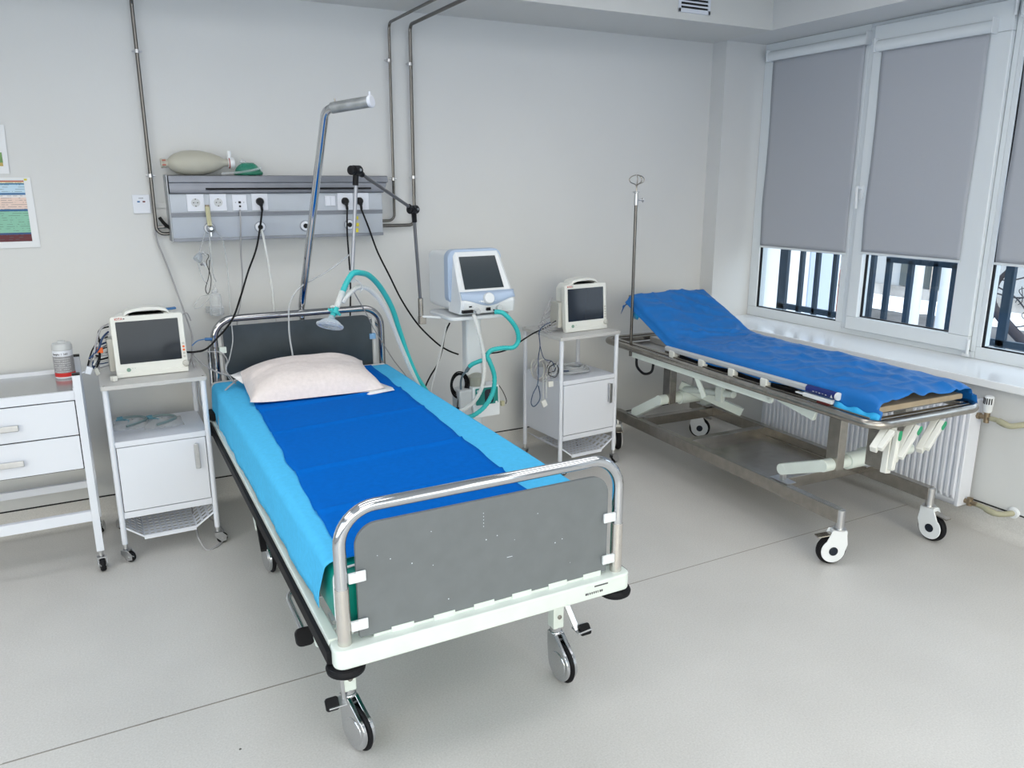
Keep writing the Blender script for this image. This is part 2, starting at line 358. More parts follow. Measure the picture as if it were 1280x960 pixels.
b.box(XL-.12, XL-.05, -2.2, 2.2, .6, .67); b.box(XL-.12, XL-.05, -2.2, 2.2, 2.53, 2.6); obj('window_frame', b, 'white_gloss', w6)
b = MB(); b.box(XL-.09, XL-.085, -2.2, 2.2, .65, 2.55); obj('pane', b, 'glass', w6, smooth=False)
b = MB(); b.box(XL-.15, -2.3, YF-.15, YF, 0, ZC+.1); b.box(3.4, XW+.2, YF-.15, YF, 0, ZC+.1); b.box(-2.3, 3.4, YF-.15, YF, 0, .55); b.box(-2.3, 3.4, YF-.15, YF, 2.65, ZC+.1); struct('wall_front', b, 'wall', smooth=False)
w5 = thing('window_5', 'added wide window behind the camera, unseen, for frontal light', 'window', (.55, YF, .55)); w5['kind'] = 'structure'  # added out of view to bring low daylight in from the front
b = MB()
for x in (-2.3, -.43, 1.47, 3.33): b.box(x, x+.07, YF-.12, YF-.05, .55, 2.65)
b.box(-2.3, 3.4, YF-.12, YF-.05, .55, .62); b.box(-2.3, 3.4, YF-.12, YF-.05, 2.58, 2.65); obj('window_frame', b, 'white_gloss', w5)
b = MB(); b.box(-2.3, 3.4, YF-.09, YF-.085, .6, 2.6); obj('pane', b, 'glass', w5, smooth=False)
b = MB(); b.box(XL-.15, XW+.3, YF-.15, YB+.15, ZC, ZC+.1); struct('ceiling', b, 'ceil', smooth=False)
b = MB(); b.box(XL, XR, 3.845, YB, ZS, ZC); struct('trim_1', b, 'ceil', label='dropped ceiling beam along the back wall', smooth=False)
NY0 = .84   # near end of the window niche
b = MB()
b.box(XR, XW+.13, YF, YB, 0, .725)                       # parapet under the windows
b.box(XR, XW+.13, YF, NY0, .725, ZC); b.box(XR, XW+.13, NY0, YB, ZS, ZC)
b.box(XR+.012, XW+.13, 4.245, YB, .725, ZS)              # reveal beside the first window
struct('wall_right', b, 'wall', label='off-white window wall with a deep niche', smooth=False)
b = MB(); b.box(XR-.055, XW+.01, NY0, 4.245, .725, ZSILL); struct('trim_2', b, 'sill', label='glossy white window sill', bev=.006)
def skirt(pts_inner, name):
    # vinyl floor coved up the wall, capped by a thin black joint
    (x0, y0, x1, y1), nx, ny = pts_inner
    prof = [(.075,0.0008),(.05,.002),(.03,.008),(.015,.02),(.008,.04),(.006,.124),(0,.124)]
    b = MB(); vs = []
    for x, y in ((x0, y0), (x1, y1)):
        for d, z in prof: vs.append((x+nx*d, y+ny*d, z))
    n = len(prof); b.add(vs, [(i, i+1, n+i+1, n+i) for i in range(n-1)])
    o = struct(name, b, 'floor', ang=60)
    c = MB(); c.box(min(x0, x1) if ny else x0-.0+min(nx*.004, 0), max(x0, x1) if ny else x0+max(nx*.004, 0), min(y0, y1) if nx else y0+min(ny*.004, 0), max(y0, y1) if nx else y0+max(ny*.004, 0), .124, .1305)
    struct('joint', c, 'black_gap', o, smooth=False)
skirt(((XL, YB, XR, YB), 0, -1), 'baseboard_back'); skirt(((XR, YF, XR, YB), -1, 0), 'baseboard_right'); skirt(((XL, YF, XL, YB), 1, 0), 'baseboard_left'); skirt(((XL, YF, XR, YF), 0, 1), 'baseboard_front')

# ---- windows
def window(n, y1, y0, gy1, gy0, gz0, gz1, sash, label):
    w = thing('window_%d' % n, label, 'window', (XW, (y0+y1)/2, ZSILL)); w['kind'] = 'structure'
    b = MB(); X0, X1 = XW-.01, XW+.07
    if sash: fy1, fy0, fz0, fz1 = y1-.045, y0+.028, .80, 2.58
    else: fy1, fy0, fz0, fz1 = gy1, gy0, gz0, gz1
    b.box(X0, X1, y0, y1, ZSILL, fz0); b.box(X0, X1, y0, y1, fz1, ZS); b.box(X0, X1, fy1, y1, fz0, fz1); b.box(X0, X1, y0, fy0, fz0, fz1)
    obj('window_frame', b, 'white_gloss', w, bev=.004)
    if sash:
        b = MB(); X0, X1 = XW-.035, XW+.05
        b.box(X0, X1, fy0+.002, fy1-.002, fz0+.002, gz0); b.box(X0, X1, fy0+.002, fy1-.002, gz1, fz1-.002); b.box(X0, X1, gy1, fy1-.002, gz0, gz1); b.box(X0, X1, fy0+.002, gy0, gz0, gz1)
        s = obj('sash', b, 'white_gloss', w, bev=.005)
        h = MB(); hy = (gy1+fy1)/2+.012; h.box(XW-.045, XW-.034, hy-.014, hy+.014, 1.60, 1.68); h.tube(catmull([(XW-.04, hy, 1.665), (XW-.075, hy, 1.67), (XW-.085, hy, 1.655), (XW-.078, hy, 1.60), (XW-.075, hy, 1.545)]), .0085, 8)
        obj('window_handle', h, 'vent_w', s, bev=.002)
        h = MB(); h.cyl((XW-.04, fy0-.004, .79), (XW-.04, fy0-.004, .87), .008); h.cyl((XW-.04, fy0-.004, 2.50), (XW-.04, fy0-.004, 2.585), .008); h.box(XW-.046, XW-.034, fy0-.016, fy0+.02, .775, .79)
        obj('hinge', h, 'vent_w', s)
    g = MB(); g.box(XW+.018, XW+.024, gy0-.005, gy1+.005, gz0-.005, gz1+.005); obj('pane', g, 'glass', w, smooth=False)
    g = MB(); k = .006; X0, X1 = XW+.0, XW+.018
    g.box(X0, X1, gy0, gy1, gz0, gz0+k); g.box(X0, X1, gy0, gy1, gz1-k, gz1); g.box(X0, X1, gy1-k, gy1, gz0, gz1); g.box(X0, X1, gy0, gy0+k, gz0, gz1)
    obj('gasket', g, 'black', w, smooth=False)
    return w
window(1, 4.245, 3.417, 4.165, 3.464, .831, 2.485, False, 'leftmost fixed window beside the back wall')
window(2, 3.417, 2.533, 3.293, 2.684, .883, 2.432, True, 'opening window with a white handle, between the other two')
window(3, 2.533, 1.69, 2.506, 1.77, .831, 2.485, False, 'rightmost fixed window cut by the photo edge')
window(4, 1.69, NY0, 1.60, .93, .831, 2.485, False, 'window beyond the photo edge')
def blind(y1, y0, z0, z1, xf, label, cz=.06):
    w = thing('roller_blind', label, 'blind', (xf, (y0+y1)/2, z0), group='grey roller blinds on the windows')
    b = MB()
    def fn(u, v):
        y = y0+(y1-y0)*u; z = z0+(z1-z0)*v; wv = .004*math.sin(v*7+u*3)*(1-v)+.002*math.sin(v*19)*(1-v)
        return Vector((xf+wv, y+.003*math.sin(v*8)*(1 if u in (0, 1) else 0), z))
    b.grid(fn, 24, 40); obj('blind_fabric', b, 'blind', w, solid=.0012)
    b = MB(); b.box(xf-.006, xf+.005, y0-.004, y1+.004, z0-.012, z0+.001); obj('bottom_bar', b, 'white_gloss', w, bev=.002)
    b = MB(); poly = [(.02, 0), (-.022, 0), (-.034, .012), (-.038, .03), (-.03, .05), (-.012, .062), (.02, .064)]
    b.prism(poly, (xf, y0-.028, z1-.002), (1,0,0), (0,0,1), (0, y1-y0+.056, 0)); obj('cassette', b, 'white_gloss', w, bev=.003)
    for y in (y0-.030, y1+.026): b = MB(); b.box(xf-.042, xf+.02, y, y+.004, z1-.006, z1+.068); obj('end_cap', b, 'vent_w', w, bev=.001)
blind(4.158, 3.436, 1.268, 2.487, XW-.018, 'grey roller blind on the leftmost window')
blind(3.298, 2.668, 1.287, 2.432, XW-.045, 'grey roller blind on the opening window with the handle')
blind(2.49, 1.78, 1.29, 2.487, XW-.018, 'grey roller blind cut off by the right edge of the photo')

# ---- radiator under the sill
rd = thing('radiator', 'white ribbed panel radiator under the window sill behind the trolley', 'radiator', (3.76, 2.85, .1))
RX = 3.735; RY0 = 2.215; RY1 = 3.56; RZ0 = .115; RZ1 = .655
b = MB(); N = 40; prof = []
for i in range(N):
    y = RY0+.02+(RY1-RY0-.04)*i/N; s = (RY1-RY0-.04)/N
    prof += [(y, 0), (y+s*.22, -.012), (y+s*.62, -.012), (y+s*.84, 0)]
prof.append((RY1-.02, 0)); vs = []; ks = [(RZ0, 0), (RZ0+.03, 0), (RZ0+.05, 1), (RZ1-.05, 1), (RZ1-.03, 0), (RZ1, 0)]
for z, k in ks:
    for y, d in prof: vs.append((RX+(d*k), y, z))
n = len(prof); b.add(vs, [(j*n+i, j*n+i+1, (j+1)*n+i+1, (j+1)*n+i) for j in range(len(ks)-1) for i in range(n-1)])
obj('radiator_panel', b, 'white', rd, ang=30, solid=.002)
b = MB(); b.box(RX-.004, RX+.095, RY0, RY0+.02, RZ0-.005, RZ1+.01); b.box(RX-.004, RX+.095, RY1-.02, RY1, RZ0-.005, RZ1+.01); b.box(RX+.08, RX+.09, RY0, RY1, RZ0, RZ1); obj('side_cover', b, 'white', rd, bev=.006)
b = MB()
for i in range(44): y = RY0+.03+i*.0297; b.box(RX+.005, RX+.085, y, y+.006, RZ1-.004, RZ1+.008)
b.box(RX-.002, RX+.006, RY0, RY1, RZ1-.01, RZ1+.01); obj('top_grille', b, 'white', rd)
v = thing('radiator_valve', 'white thermostatic radiator valve on a beige supply pipe', 'valve', (3.79, 2.17, .6))
b = MB(); b.lathe([(.016,0),(.020,.012),(.020,.03),(.022,.035),(.022,.075),(.017,.082)], (3.79, 2.17, .612), n=20); h = obj('thermostat_head', b, 'vent_w', v)
b = MB()
for i in range(6): a = PI+(-1.2+i*.45); b.box(3.79+.0222*math.cos(a)-.002, 3.79+.0222*math.cos(a)+.002, 2.17+.0222*math.sin(a)-.002, 2.17+.0222*math.sin(a)+.002, .655, .685)
obj('slot', b, 'black', h)
b = MB(); b.cyl((3.79,2.17,.56),(3.79,2.17,.615),.013); b.cyl((3.79,2.225,.585),(3.79,2.14,.585),.011); b.cyl((3.79,2.215,.585),(3.79,2.20,.585),.017,6); obj('valve_body', b, 'brass', v)
b = MB(); b.tube(catmull([(3.79,2.15,.585),(3.79,2.12,.585),(3.79,2.09,.578),(3.80,2.06,.57),(3.83,2.03,.578),(3.86,2.02,.58)]), [.012]*8+[.016]*8+[.014]*16, 12); obj('supply_pipe', b, 'valve', v)
v = thing('radiator_return_pipe', 'beige return pipe with brass fitting below the radiator, white wall rosette', 'pipe', (3.79, 2.14, .12))
b = MB(); b.cyl((3.79,2.225,.135),(3.79,2.15,.135),.012); b.cyl((3.79,2.19,.118),(3.79,2.19,.158),.014); obj('fitting', b, 'brass', v)
b = MB(); b.tube(catmull([(3.79,2.16,.135),(3.79,2.12,.133),(3.79,2.08,.125),(3.80,2.05,.122),(3.83,2.02,.128),(3.86,2.01,.13)]), [.012]*8+[.016]*8+[.014]*16, 12); obj('pipe_elbow', b, 'valve', v)
b = MB(); b.lathe([(.030,0),(.030,.004),(.022,.010)], (3.86,2.01,.13), (-1,0,0)); obj('rosette', b, 'vent_w', v)

# ---- pipes on the back wall
def wpipe(x, z1, z0, xend, r, label, xt=None, depth=4.345):
    xt = x if xt is None else xt
    v = thing('wall_pipe', label, 'pipe', (x, depth, z0), group='steel gas pipes on the back wall')
    b = MB(); b.tube(fillet([(x+(xt-x)*1.6, 2.0, ZS-.07), (xt, depth, ZS-.07), (x, depth, z0), (xend, depth, z0)], .035), r, 10); obj('pipe', b, 'pipe', v)
    for z in z1:
        b = MB(); b.cyl((x-.022, depth-.0, z), (x+.022, depth, z), .004, 8); b.cyl((x, depth, z-.008), (x, depth, z+.008), r+.003, 12); b.cyl((x, depth, z), (x, YB, z), .004, 8); obj('clamp', b, 'steel_lt', v)
wpipe(.328, (2.30, 1.735), 1.455, .41, .0085, 'paired steel pipe coming down left of the headwall panel')
wpipe(1.571, (2.34, 1.72), 1.493, 1.47, .0075, 'thin steel pipe right of the panel, left of its pair', xt=1.58)
wpipe(1.692, (2.33, 1.73), 1.465, 1.47, .0095, 'thicker steel pipe furthest right, bending into the panel low down', xt=1.70)
b = MB(); b.tube([(.335,4.335,1.487),(.395,4.335,1.487)], .0055, 8); tag(obj('wall_pipe', b, 'pipe'), 'short thin pipe stub between the left pipe and the panel', 'pipe', None)
cable('mains_cable', [(.347,4.34,1.535),(.37,4.33,1.50),(.40,4.30,1.475),(.42,4.27,1.455)], .0085, 'cord', 'short thick black cord slanting from left pipe into the panel', 'cable')
b = MB(); b.box(.325, .405, 4.366, YB, 1.58, 1.603); tag(obj('cable_duct', b, 'wall', bev=.001), 'flat white cable duct between wall socket and headwall panel', 'duct')
# vent grille in the beam face
v = thing('air_vent', 'white slatted air vent in the face of the ceiling beam', 'vent', (3.24, 3.84, 2.66))
b = MB(); x0, x1, z0, z1, y = 3.127, 3.358, 2.638, 2.80, 3.835
b.box(x0,x1,y,3.845,z0,z0+.022); b.box(x0,x1,y,3.845,z1-.022,z1); b.box(x0,x0+.016,y,3.845,z0,z1); b.box(x1-.016,x1,y,3.845,z0,z1); obj('vent_frame', b, 'white', v, bev=.002)
b = MB(); b.box(x0+.01,x1-.01,3.842,3.844,z0+.01,z1-.01); obj('dark_opening', b, 'black_gap', v)
for i in range(6):
    b = MB(); z = z0+.036+i*.0205; b.box(x0+.014,x1-.014,y+.001,y+.003,z-.003,z+.006, rot=Matrix.Rotation(.5,3,'X')); obj('slat', b, 'white', v)

# ---- headwall panel
hw = thing('headwall_panel', 'long grey aluminium medical headwall panel on the wall above the bed', 'panel', (.93, 4.3, 1.42))
X0, X1 = .392, 1.462; D = YB
body = [(YB,1.425),(4.235,1.425),(4.232,1.432),(4.232,1.648),(YB,1.648)]
b = MB(); b.prism([(p[0]-YB, p[1]) for p in body], (X0, YB, 0), (0,1,0), (0,0,1), (X1-X0,0,0)); obj('panel_body', b, 'alu_lt', hw, bev=.002)
b = MB(); hood = [(YB,1.648),(4.222,1.648),(4.216,1.655),(4.236,1.690),(4.236,1.700),(4.228,1.704),(4.240,1.733),(4.252,1.737),(YB,1.737)]
n = len(hood); vs = [(X0+.004+(0), y, z) for y, z in hood]+[(X1+(.040 if z > 1.70 else .008 if z < 1.66 else .03), y, z) for y, z in hood]
b.add(vs, [tuple(range(n)), tuple(range(n,2*n))[::-1]]+[(i,(i+1)%n,n+(i+1)%n,n+i) for i in range(n)]); obj('light_hood', b, 'alu_dk', hw, bev=.001)
b = MB(); b.box(.56, 1.40, 4.2185, 4.222, 1.668, 1.676, rot=Matrix.Rotation(-.5,3,'X')); obj('light_slot', b, 'black', hw)
b = MB(); b.box(X0, X1, 4.2265, 4.233, 1.538, 1.5455); b.box(X0, X1, 4.2265, 4.233, 1.552, 1.559); b.box(X0, X1, 4.229, 4.233, 1.5455, 1.552); b.box(X0,X1,4.2265,4.233,1.421,1.436); obj('channel', b, 'alu_dk', hw, bev=.0008)
b = MB(); b.box(X0-.006, X0, 4.235, YB, 1.42, 1.74); obj('end_plate', b, 'alu', hw, bev=.002)
FY = 4.232
def socket(px0, px1, pz0, pz1, kind):
    cx, cz = (px0+px1)/2, (pz0+pz1)/2; w = px1-px0; h = pz1-pz0
    b = MB(); b.box(px0, px1, FY-.007, FY, pz0, pz1); s = obj('wall_socket', b, 'white', hw, bev=.002)
    if kind == 'schuko':
        b = MB(); b.lathe([(.0205,0),(.0205,.0015),(.0195,.0015),(.0195,.0)], (cx, FY-.0068, cz), (0,-1,0), 28, caps=False); b.cyl((cx, FY-.0066, cz), (cx, FY-.0074, cz), .0193, 28); obj('socket_well', b, 'vent_g', s)
        b = MB()
        for dx, dz in ((-.009,0),(.009,0),(0,.0165),(0,-.0165)): b.cyl((cx+dx,FY-.0065,cz+dz),(cx+dx,FY-.0082,cz+dz),.0027,10)
        b.cyl((cx,FY-.0065,cz),(cx,FY-.008,cz),.0012,8)
        obj('socket_hole', b, 'black', s)
    if kind == 'data':
        b = MB(); b.box(cx-.006,cx+.006,FY-.0085,FY-.0065,cz-.004,cz+.007); 
        for dx in (-.02,.02): b.cyl((cx+dx,FY-.0065,cz+.001),(cx+dx,FY-.008,cz+.001),.002,8)
        b.cyl((cx,FY-.0065,cz-.018),(cx,FY-.012,cz-.018),.005,12)
        obj('data_port', b, 'black', s)
    if kind == 'switch':
        b = MB(); b.box(px0+.004,cx-.0008,FY-.0105,FY-.006,pz0+.004,pz1-.004); b.box(cx+.0008,px1-.004,FY-.0105,FY-.006,pz0+.004,pz1-.004); obj('rocker', b, 'white', s, bev=.001)
    return cx, cz
s1 = socket(.468,.548,1.565,1.648,'schuko'); s2 = socket(.573,.653,1.565,1.648,'schuko'); s3 = socket(.680,.750,1.566,1.643,'data'); s4 = socket(.774,.853,1.565,1.648,'plug')
socket(1.147,1.203,1.580,1.634,'switch'); s6 = socket(1.214,1.298,1.559,1.648,'plug'); s7 = socket(1.302,1.386,1.559,1.648,'plug')
for x in (.562, .806, 1.036, 1.272):
    b = MB(); b.lathe([(.0285,0),(.0285,.005),(.024,.012),(.018,.013)], (x,FY,1.482), (0,-1,0), 28); g = obj('gas_outlet', b, 'chrome', hw)
    b = MB(); b.lathe([(.0275,.0052),(.0235,.0125),(.018,.0135),(.001,.0135)], (x,FY,1.482), (0,-1,0), 24); obj('outlet_face', b, 'white', g)
    b = MB(); b.lathe([(.0125,.013),(.0125,.0165),(.001,.0165)], (x,FY,1.482), (0,-1,0), 16); obj('outlet_core', b, 'black', g)
b = MB()
for dz, dx in ((.034,.040),(-.002,.042)): b.box(1.272+dx-.008,1.272+dx+.010,FY-.012,FY,1.482+dz-.008,1.482+dz+.010); b.cyl((1.272+dx,FY-.012,1.482+dz),(1.272+dx,FY-.018,1.482+dz),.006,12)
b.box(1.300,1.322,FY-.003,FY,1.440,1.462); obj('yellow_valve_tag', b, 'yellow', hw, bev=.002)
v = thing('data_socket', 'white square data socket with two ports on the wall left of the panel', 'socket', (.275, YB, 1.6))
b = MB(); b.box(.236, .315, YB-.010, YB, 1.555, 1.645); obj('cover_plate', b, 'white', v, bev=.002)
b = MB(); b.box(.257,.269,YB-.0115,YB-.009,1.608,1.615); obj('port', b, 'blue_pl', v)
b = MB(); b.box(.281,.293,YB-.0115,YB-.009,1.608,1.615); obj('port', b, mat('dark_red_port', (.12,.01,.01), .5), v)
b = MB(); 
for i in range(5): b.box(.266+i*.004,.2685+i*.004,YB-.0108,YB-.0095,1.626,1.630)
obj('print', b, 'print', v)
# plugs
def plug(cx, cz, group, label, tip):
    v = thing('mains_plug', label, 'plug', (cx, FY-.007, cz), group=group)
    b = MB(); b.lathe([(.0195,0),(.0195,.012),(.017,.022),(.013,.030),(.004,.031)], (cx,FY-.006,cz), (0,-1,0), 24)
    b.tube(catmull([(cx, FY-.022, cz-.004), (cx+.002, FY-.030, cz-.022), (cx+.004, FY-.028, cz-.045)]), [.010]*6+[.007]*6+[.005], 10); obj('plug_body', b, 'black', v)
    return Vector((cx+.004, FY-.028, cz-.044))
p4 = plug(s4[0], s4[1]+.002, None, 'black plug in the fourth white socket of the panel, cord to the left monitor', 0)
p6 = plug(s6[0]-.002, s6[1]+.002, None, 'left of the two neighbouring black plugs, behind the arm rod', 0)
p7 = plug(s7[0]-.012, s7[1]+.002, None, 'rightmost black plug on the panel', 0)

# ---- resuscitator bag lying on the panel hood
def on_hood(px, py, Y=4.30): return aty(px, py, Y)
rb = thing('resuscitator_bag', 'cloudy silicone resuscitation bag lying on top of the headwall panel', 'resuscitator', (.5, 4.30, 1.737))
A = on_hood(204,203); B = on_hood(282,200); ax = (B-A).normalized()
cz = 1.737+.060; pa = Vector((A.x+.018,4.305,cz-.004)); 
b = MB(); L = .30
b.lathe([(.014,0),(.030,.012),(.046,.035),(.0575,.075),(.0605,.115),(.058,.155),(.047,.205),(.031,.245),(.019,.262),(.018,.285)], pa, (1,0,.02), 28); obj('bag', b, 'bagpl', rb)
b = MB(); b.lathe([(.022,-.030),(.023,-.024),(.020,-.018),(.022,-.010),(.018,.004)], pa, (1,0,.02), 20); e = obj('intake_valve', b, 'bagpl', rb)
b = MB()
for dz in (-.010,.011): b.box(pa.x-.024,pa.x-.008,4.281,4.287,cz+dz-.005,cz+dz+.002)
obj('red_mark', b, mat('faded_red', (.42,.14,.10), .5), e)
b = MB(); nx = pa.x+.283; b.lathe([(.020,0),(.024,.006),(.026,.022),(.022,.030),(.015,.032)], (nx,4.305,cz), (1,0,.02), 20); b.cyl((nx+.008,4.305,cz+.02),(nx+.008,4.305,cz+.058),.011,14,r2=.009); e = obj('patient_valve', b, 'vent_w', rb)
b = MB(); b.lathe([(.0262,.003),(.0266,.007)], (nx,4.305,cz), (1,0,.02), 20); obj('red_ring', b, mat('dull_red', (.35,.08,.06), .5), e)
mk = thing('face_mask', 'green and clear face mask beside the resuscitation bag on the panel', 'mask', (nx+.09, 4.30, 1.737))
b = MB()
def mfn(u, v):
    a = 2*PI*u; t = v; r = .026+.036*(1-(1-t)**2) if t < .8 else .0615-.05*(t-.8)
    return Vector((nx+.095+r*1.05*math.cos(a), 4.305+r*.85*math.sin(a), 1.740+.058*(1-t)**.8+.004*math.sin(5*a)*t))
b.grid(mfn, 32, 8); obj('dome', b, 'clear_green', mk, solid=.0015)
b = MB(); b.tube([Vector((nx+.095+.062*math.cos(a), 4.305+.05*math.sin(a), 1.748)) for a in [2*PI*k/28 for k in range(28)]], .010, 10, closed=True); obj('cushion', b, mat('green_cushion', (.03,.24,.15), .35, trans=.3), mk)
b = MB(); b.tube(catmull([(nx-.04,4.27,1.745),(nx,4.265,1.748),(nx+.05,4.255,1.752),(nx+.10,4.25,1.760),(nx+.155,4.262,1.775)]), .005, 8); b.cyl((nx+.095,4.305,1.79),(nx+.06,4.30,1.81),.011,12); obj('connector', b, 'clear', mk)

# ---- posters
b = MB(); x1 = -.182
pr = thing('wall_chart', 'white laminated chart with coloured rows on the wall at the left edge', 'poster', (-.27,YB,1.56))
b.add([(-.80,YB-.004,1.408),(-.178,YB-.004,1.408),(-.180,YB-.003,1.725),(-.80,YB-.003,1.725)], [(0,1,2,3)]); obj('sheet', b, 'paper', pr, smooth=False, solid=.001)
b = MB(); b.add([(-.78,YB-.0052,1.437),(-.208,YB-.0052,1.437),(-.208,YB-.0045,1.712),(-.78,YB-.0045,1.712)], [(0,1,2,3)]); obj('printed_table', b, 'chart', pr, smooth=False)
b = MB(); b.box(-.206,-.194,YB-.006,YB-.004,1.712,1.720); obj('emblem', b, 'yellow', pr)
for i in range(13):
    z = 1.700-i*.0208
    if i in (5,10): continue
b = MB(); tx = [(1.686,'Critical parameters')]
pr2 = thing('wall_notice', 'small white notice at the left edge above the coloured chart', 'poster', (-.3,YB,1.85))
b = MB(); b.add([(-.80,YB-.004,1.742),(-.258,YB-.004,1.742),(-.252,YB-.004,1.955),(-.80,YB-.004,1.955)], [(0,1,2,3)]); obj('sheet', b, 'paper', pr2, smooth=False, solid=.001)
b = MB(); b.box(-.78,-.278,YB-.0055,YB-.0045,1.775,1.79); obj('printed_band', b, mat('ochre', (.45,.33,.10), .5), pr2)
b = MB(); b.box(-.78,-.277,YB-.0055,YB-.0045,1.79,1.835); obj('printed_band', b, mat('olive_green', (.15,.28,.10), .5), pr2)

# ================================================================== casters (parts)
def caster(root, x, y, ztop, rw, ang, fork_mat='chrome', plate=False, name='caster', brake=True, wid=.022, world=True, off=.03, cover=False):
    d = Vector((math.cos(ang), math.sin(ang), 0)); s = Vector((-math.sin(ang), math.cos(ang), 0)); c = Vector((x, y, rw))+d*off; st = Vector((x, y, 0))
    b = MB(); zc = rw
    b.cyl(st+Vector((0,0,ztop-.03)), st+Vector((0,0,ztop)), .015 if rw > .05 else .010, 16)
    b.lathe([(.018,0),(.020,.006),(.016,.012)], st+Vector((0,0,ztop-.04)), n=16) if rw > .05 else None
    for k in (-1, 1):
        o = c+s*(k*(wid/2+.006))
        if cover:
            continue
        poly = [(-off-.016, ztop-.03-rw), (-off+.014, ztop-.03-rw), (.018, .012), (.016, -.012), (-.006, -.016), (-.016, -.004), (-off-.016, rw*.55)]
        b.prism([(p[0], p[1]) for p in poly], o-s*(.0015), d, (0,0,1), s*.003)
    b.bar(st+Vector((0,0,ztop-.034))-d*.016, st+Vector((0,0,ztop-.034))+d*.02, wid+.016, .005)
    b.cyl(c-s*(wid/2+.010), c+s*(wid/2+.010), .006, 12)
    f = obj(name, b, fork_mat, root, world=world, bev=.001)
    b = MB(); w2 = wid/2
    b.lathe([(rw*.55,-w2*.8),(rw*.86,-w2),(rw*.97,-w2*.6),(rw,0),(rw*.97,w2*.6),(rw*.86,w2),(rw*.55,w2*.8)], c, s, 32); obj('wheel', b, 'rubber', f, world=world)
    if brake:
        b = MB(); q = st-d*(-off-.0)+Vector((0,0,ztop-.045)); b.bar(st+Vector((0,0,ztop-.05)), st+d*(off+rw*.9)+Vector((0,0,ztop-.062)), wid*1.1, .004); obj('brake_lever', b, fork_mat, f, world=world, bev=.001)
    return f, c, s, d
def big_caster(root, x, y, ztop, rw, ang, shell, hubcol, twin=False):
    # covered hospital caster: two shells either side of the tyre
    d = Vector((math.cos(ang), math.sin(ang), 0)); s = Vector((-math.sin(ang), math.cos(ang), 0)); off = .032; c = Vector((x, y, rw))+d*off; st = Vector((x, y, 0))
    b = MB(); wd = .034
    for k in (-1, 1):
        o = c+s*(k*wd/2)
        n = 26; ring = []
        for i in range(n+1):
            a = math.radians(-205+ i*(250)/n) if not twin else math.radians(-250+i*(300)/n)
            ring.append((math.cos(a)*rw*.84, math.sin(a)*rw*.84))
        poly = ring+[(-off+.022, ztop-.03-rw), (-off-.022, ztop-.03-rw)] if False else None
        # teardrop: disc joined to the neck
        pts = []
        R = rw*.84
        for i in range(33):
            a = math.radians(20 - i*(230/32)); pts.append((math.cos(a)*R, math.sin(a)*R))
        pts = pts[::-1]
        neck = [(-off+.022, ztop-.028-rw), (-off-.020, ztop-.028-rw), (-off-.022, rw*.6)]
        poly = [( R*math.cos(math.radians(a)), R*math.sin(math.radians(a))) for a in range(-190, 56, 7)]+[(-off+.024, ztop-.03-rw), (-off-.018, ztop-.03-rw)]
        b.prism(poly, o, d, (0,0,1), s*(k*.007))
    b.bar(st+Vector((0,0,ztop-.045))-d*.018, st+Vector((0,0,ztop-.045))+d*.03, wd+.010, .035)
    f = obj('caster', b, shell, root, bev=.003)
    b = MB(); b.cyl(st+Vector((0,0,ztop-.032)), st+Vector((0,0,ztop+.0)), .017, 18); b.lathe([(.026,0),(.026,.006)], st+Vector((0,0,ztop-.034)), n=18); obj('swivel_collar', b, 'chrome', f)
    b = MB(); w2 = wd/2-.003
    b.lathe([(rw*.5,-w2*.9),(rw*.88,-w2),(rw*.97,-w2*.6),(rw,0),(rw*.97,w2*.6),(rw*.88,w2),(rw*.5,w2*.9)], c, s, 40); obj('wheel', b, 'rubber', f)
    if hubcol:
        b = MB(); b.cyl(c-s*(wd/2+.0105), c+s*(wd/2+.0105), rw*.30, 24); obj('hub_cap', b, hubcol, f)
    return f, c, d, s

# ================================================================== THE BED
BX0, BX1, BYF, BYH = .492, 1.373, 1.87, 4.06
bed = thing('hospital_bed', 'wheeled hospital bed with chrome tube ends and blue sheets', 'bed', ((BX0+BX1)/2, 2.96, 0))
zf = .50; zh = .545
# foot beam: white enamel box with rounded corners
b = MB(); b.prism(rrect(.955, .078, .030, 6, (BX0+BX1)/2, BYF), (0,0,zf-.052), (1,0,0), (0,1,0), (0,0,.056)); ft = obj('foot_beam', b, 'cream', bed, bev=.006)
b = MB(); b.prism(rrect(.955, .078, .030, 6, (BX0+BX1)/2, BYH+.0), (0,0,zh-.052), (1,0,0), (0,1,0), (0,0,.056)); obj('head_beam', b, 'cream', bed, bev=.006)
# asset sticker print on the foot beam
b = MB()
for i, w in enumerate((.006,.004,.004,.004,.004,.004,.003,.006,.004)): b.box(1.235+i*.0075, 1.235+i*.0075+w, BYF-.0398, BYF-.0388, zf-.033, zf-.026)
obj('stencilled_number', b, 'print', ft)
b = MB(); b.box(1.268,1.318,BYF-.0398,BYF-.0388,zf-.012,zf-.0075); obj('small_plate', b, 'print', ft)
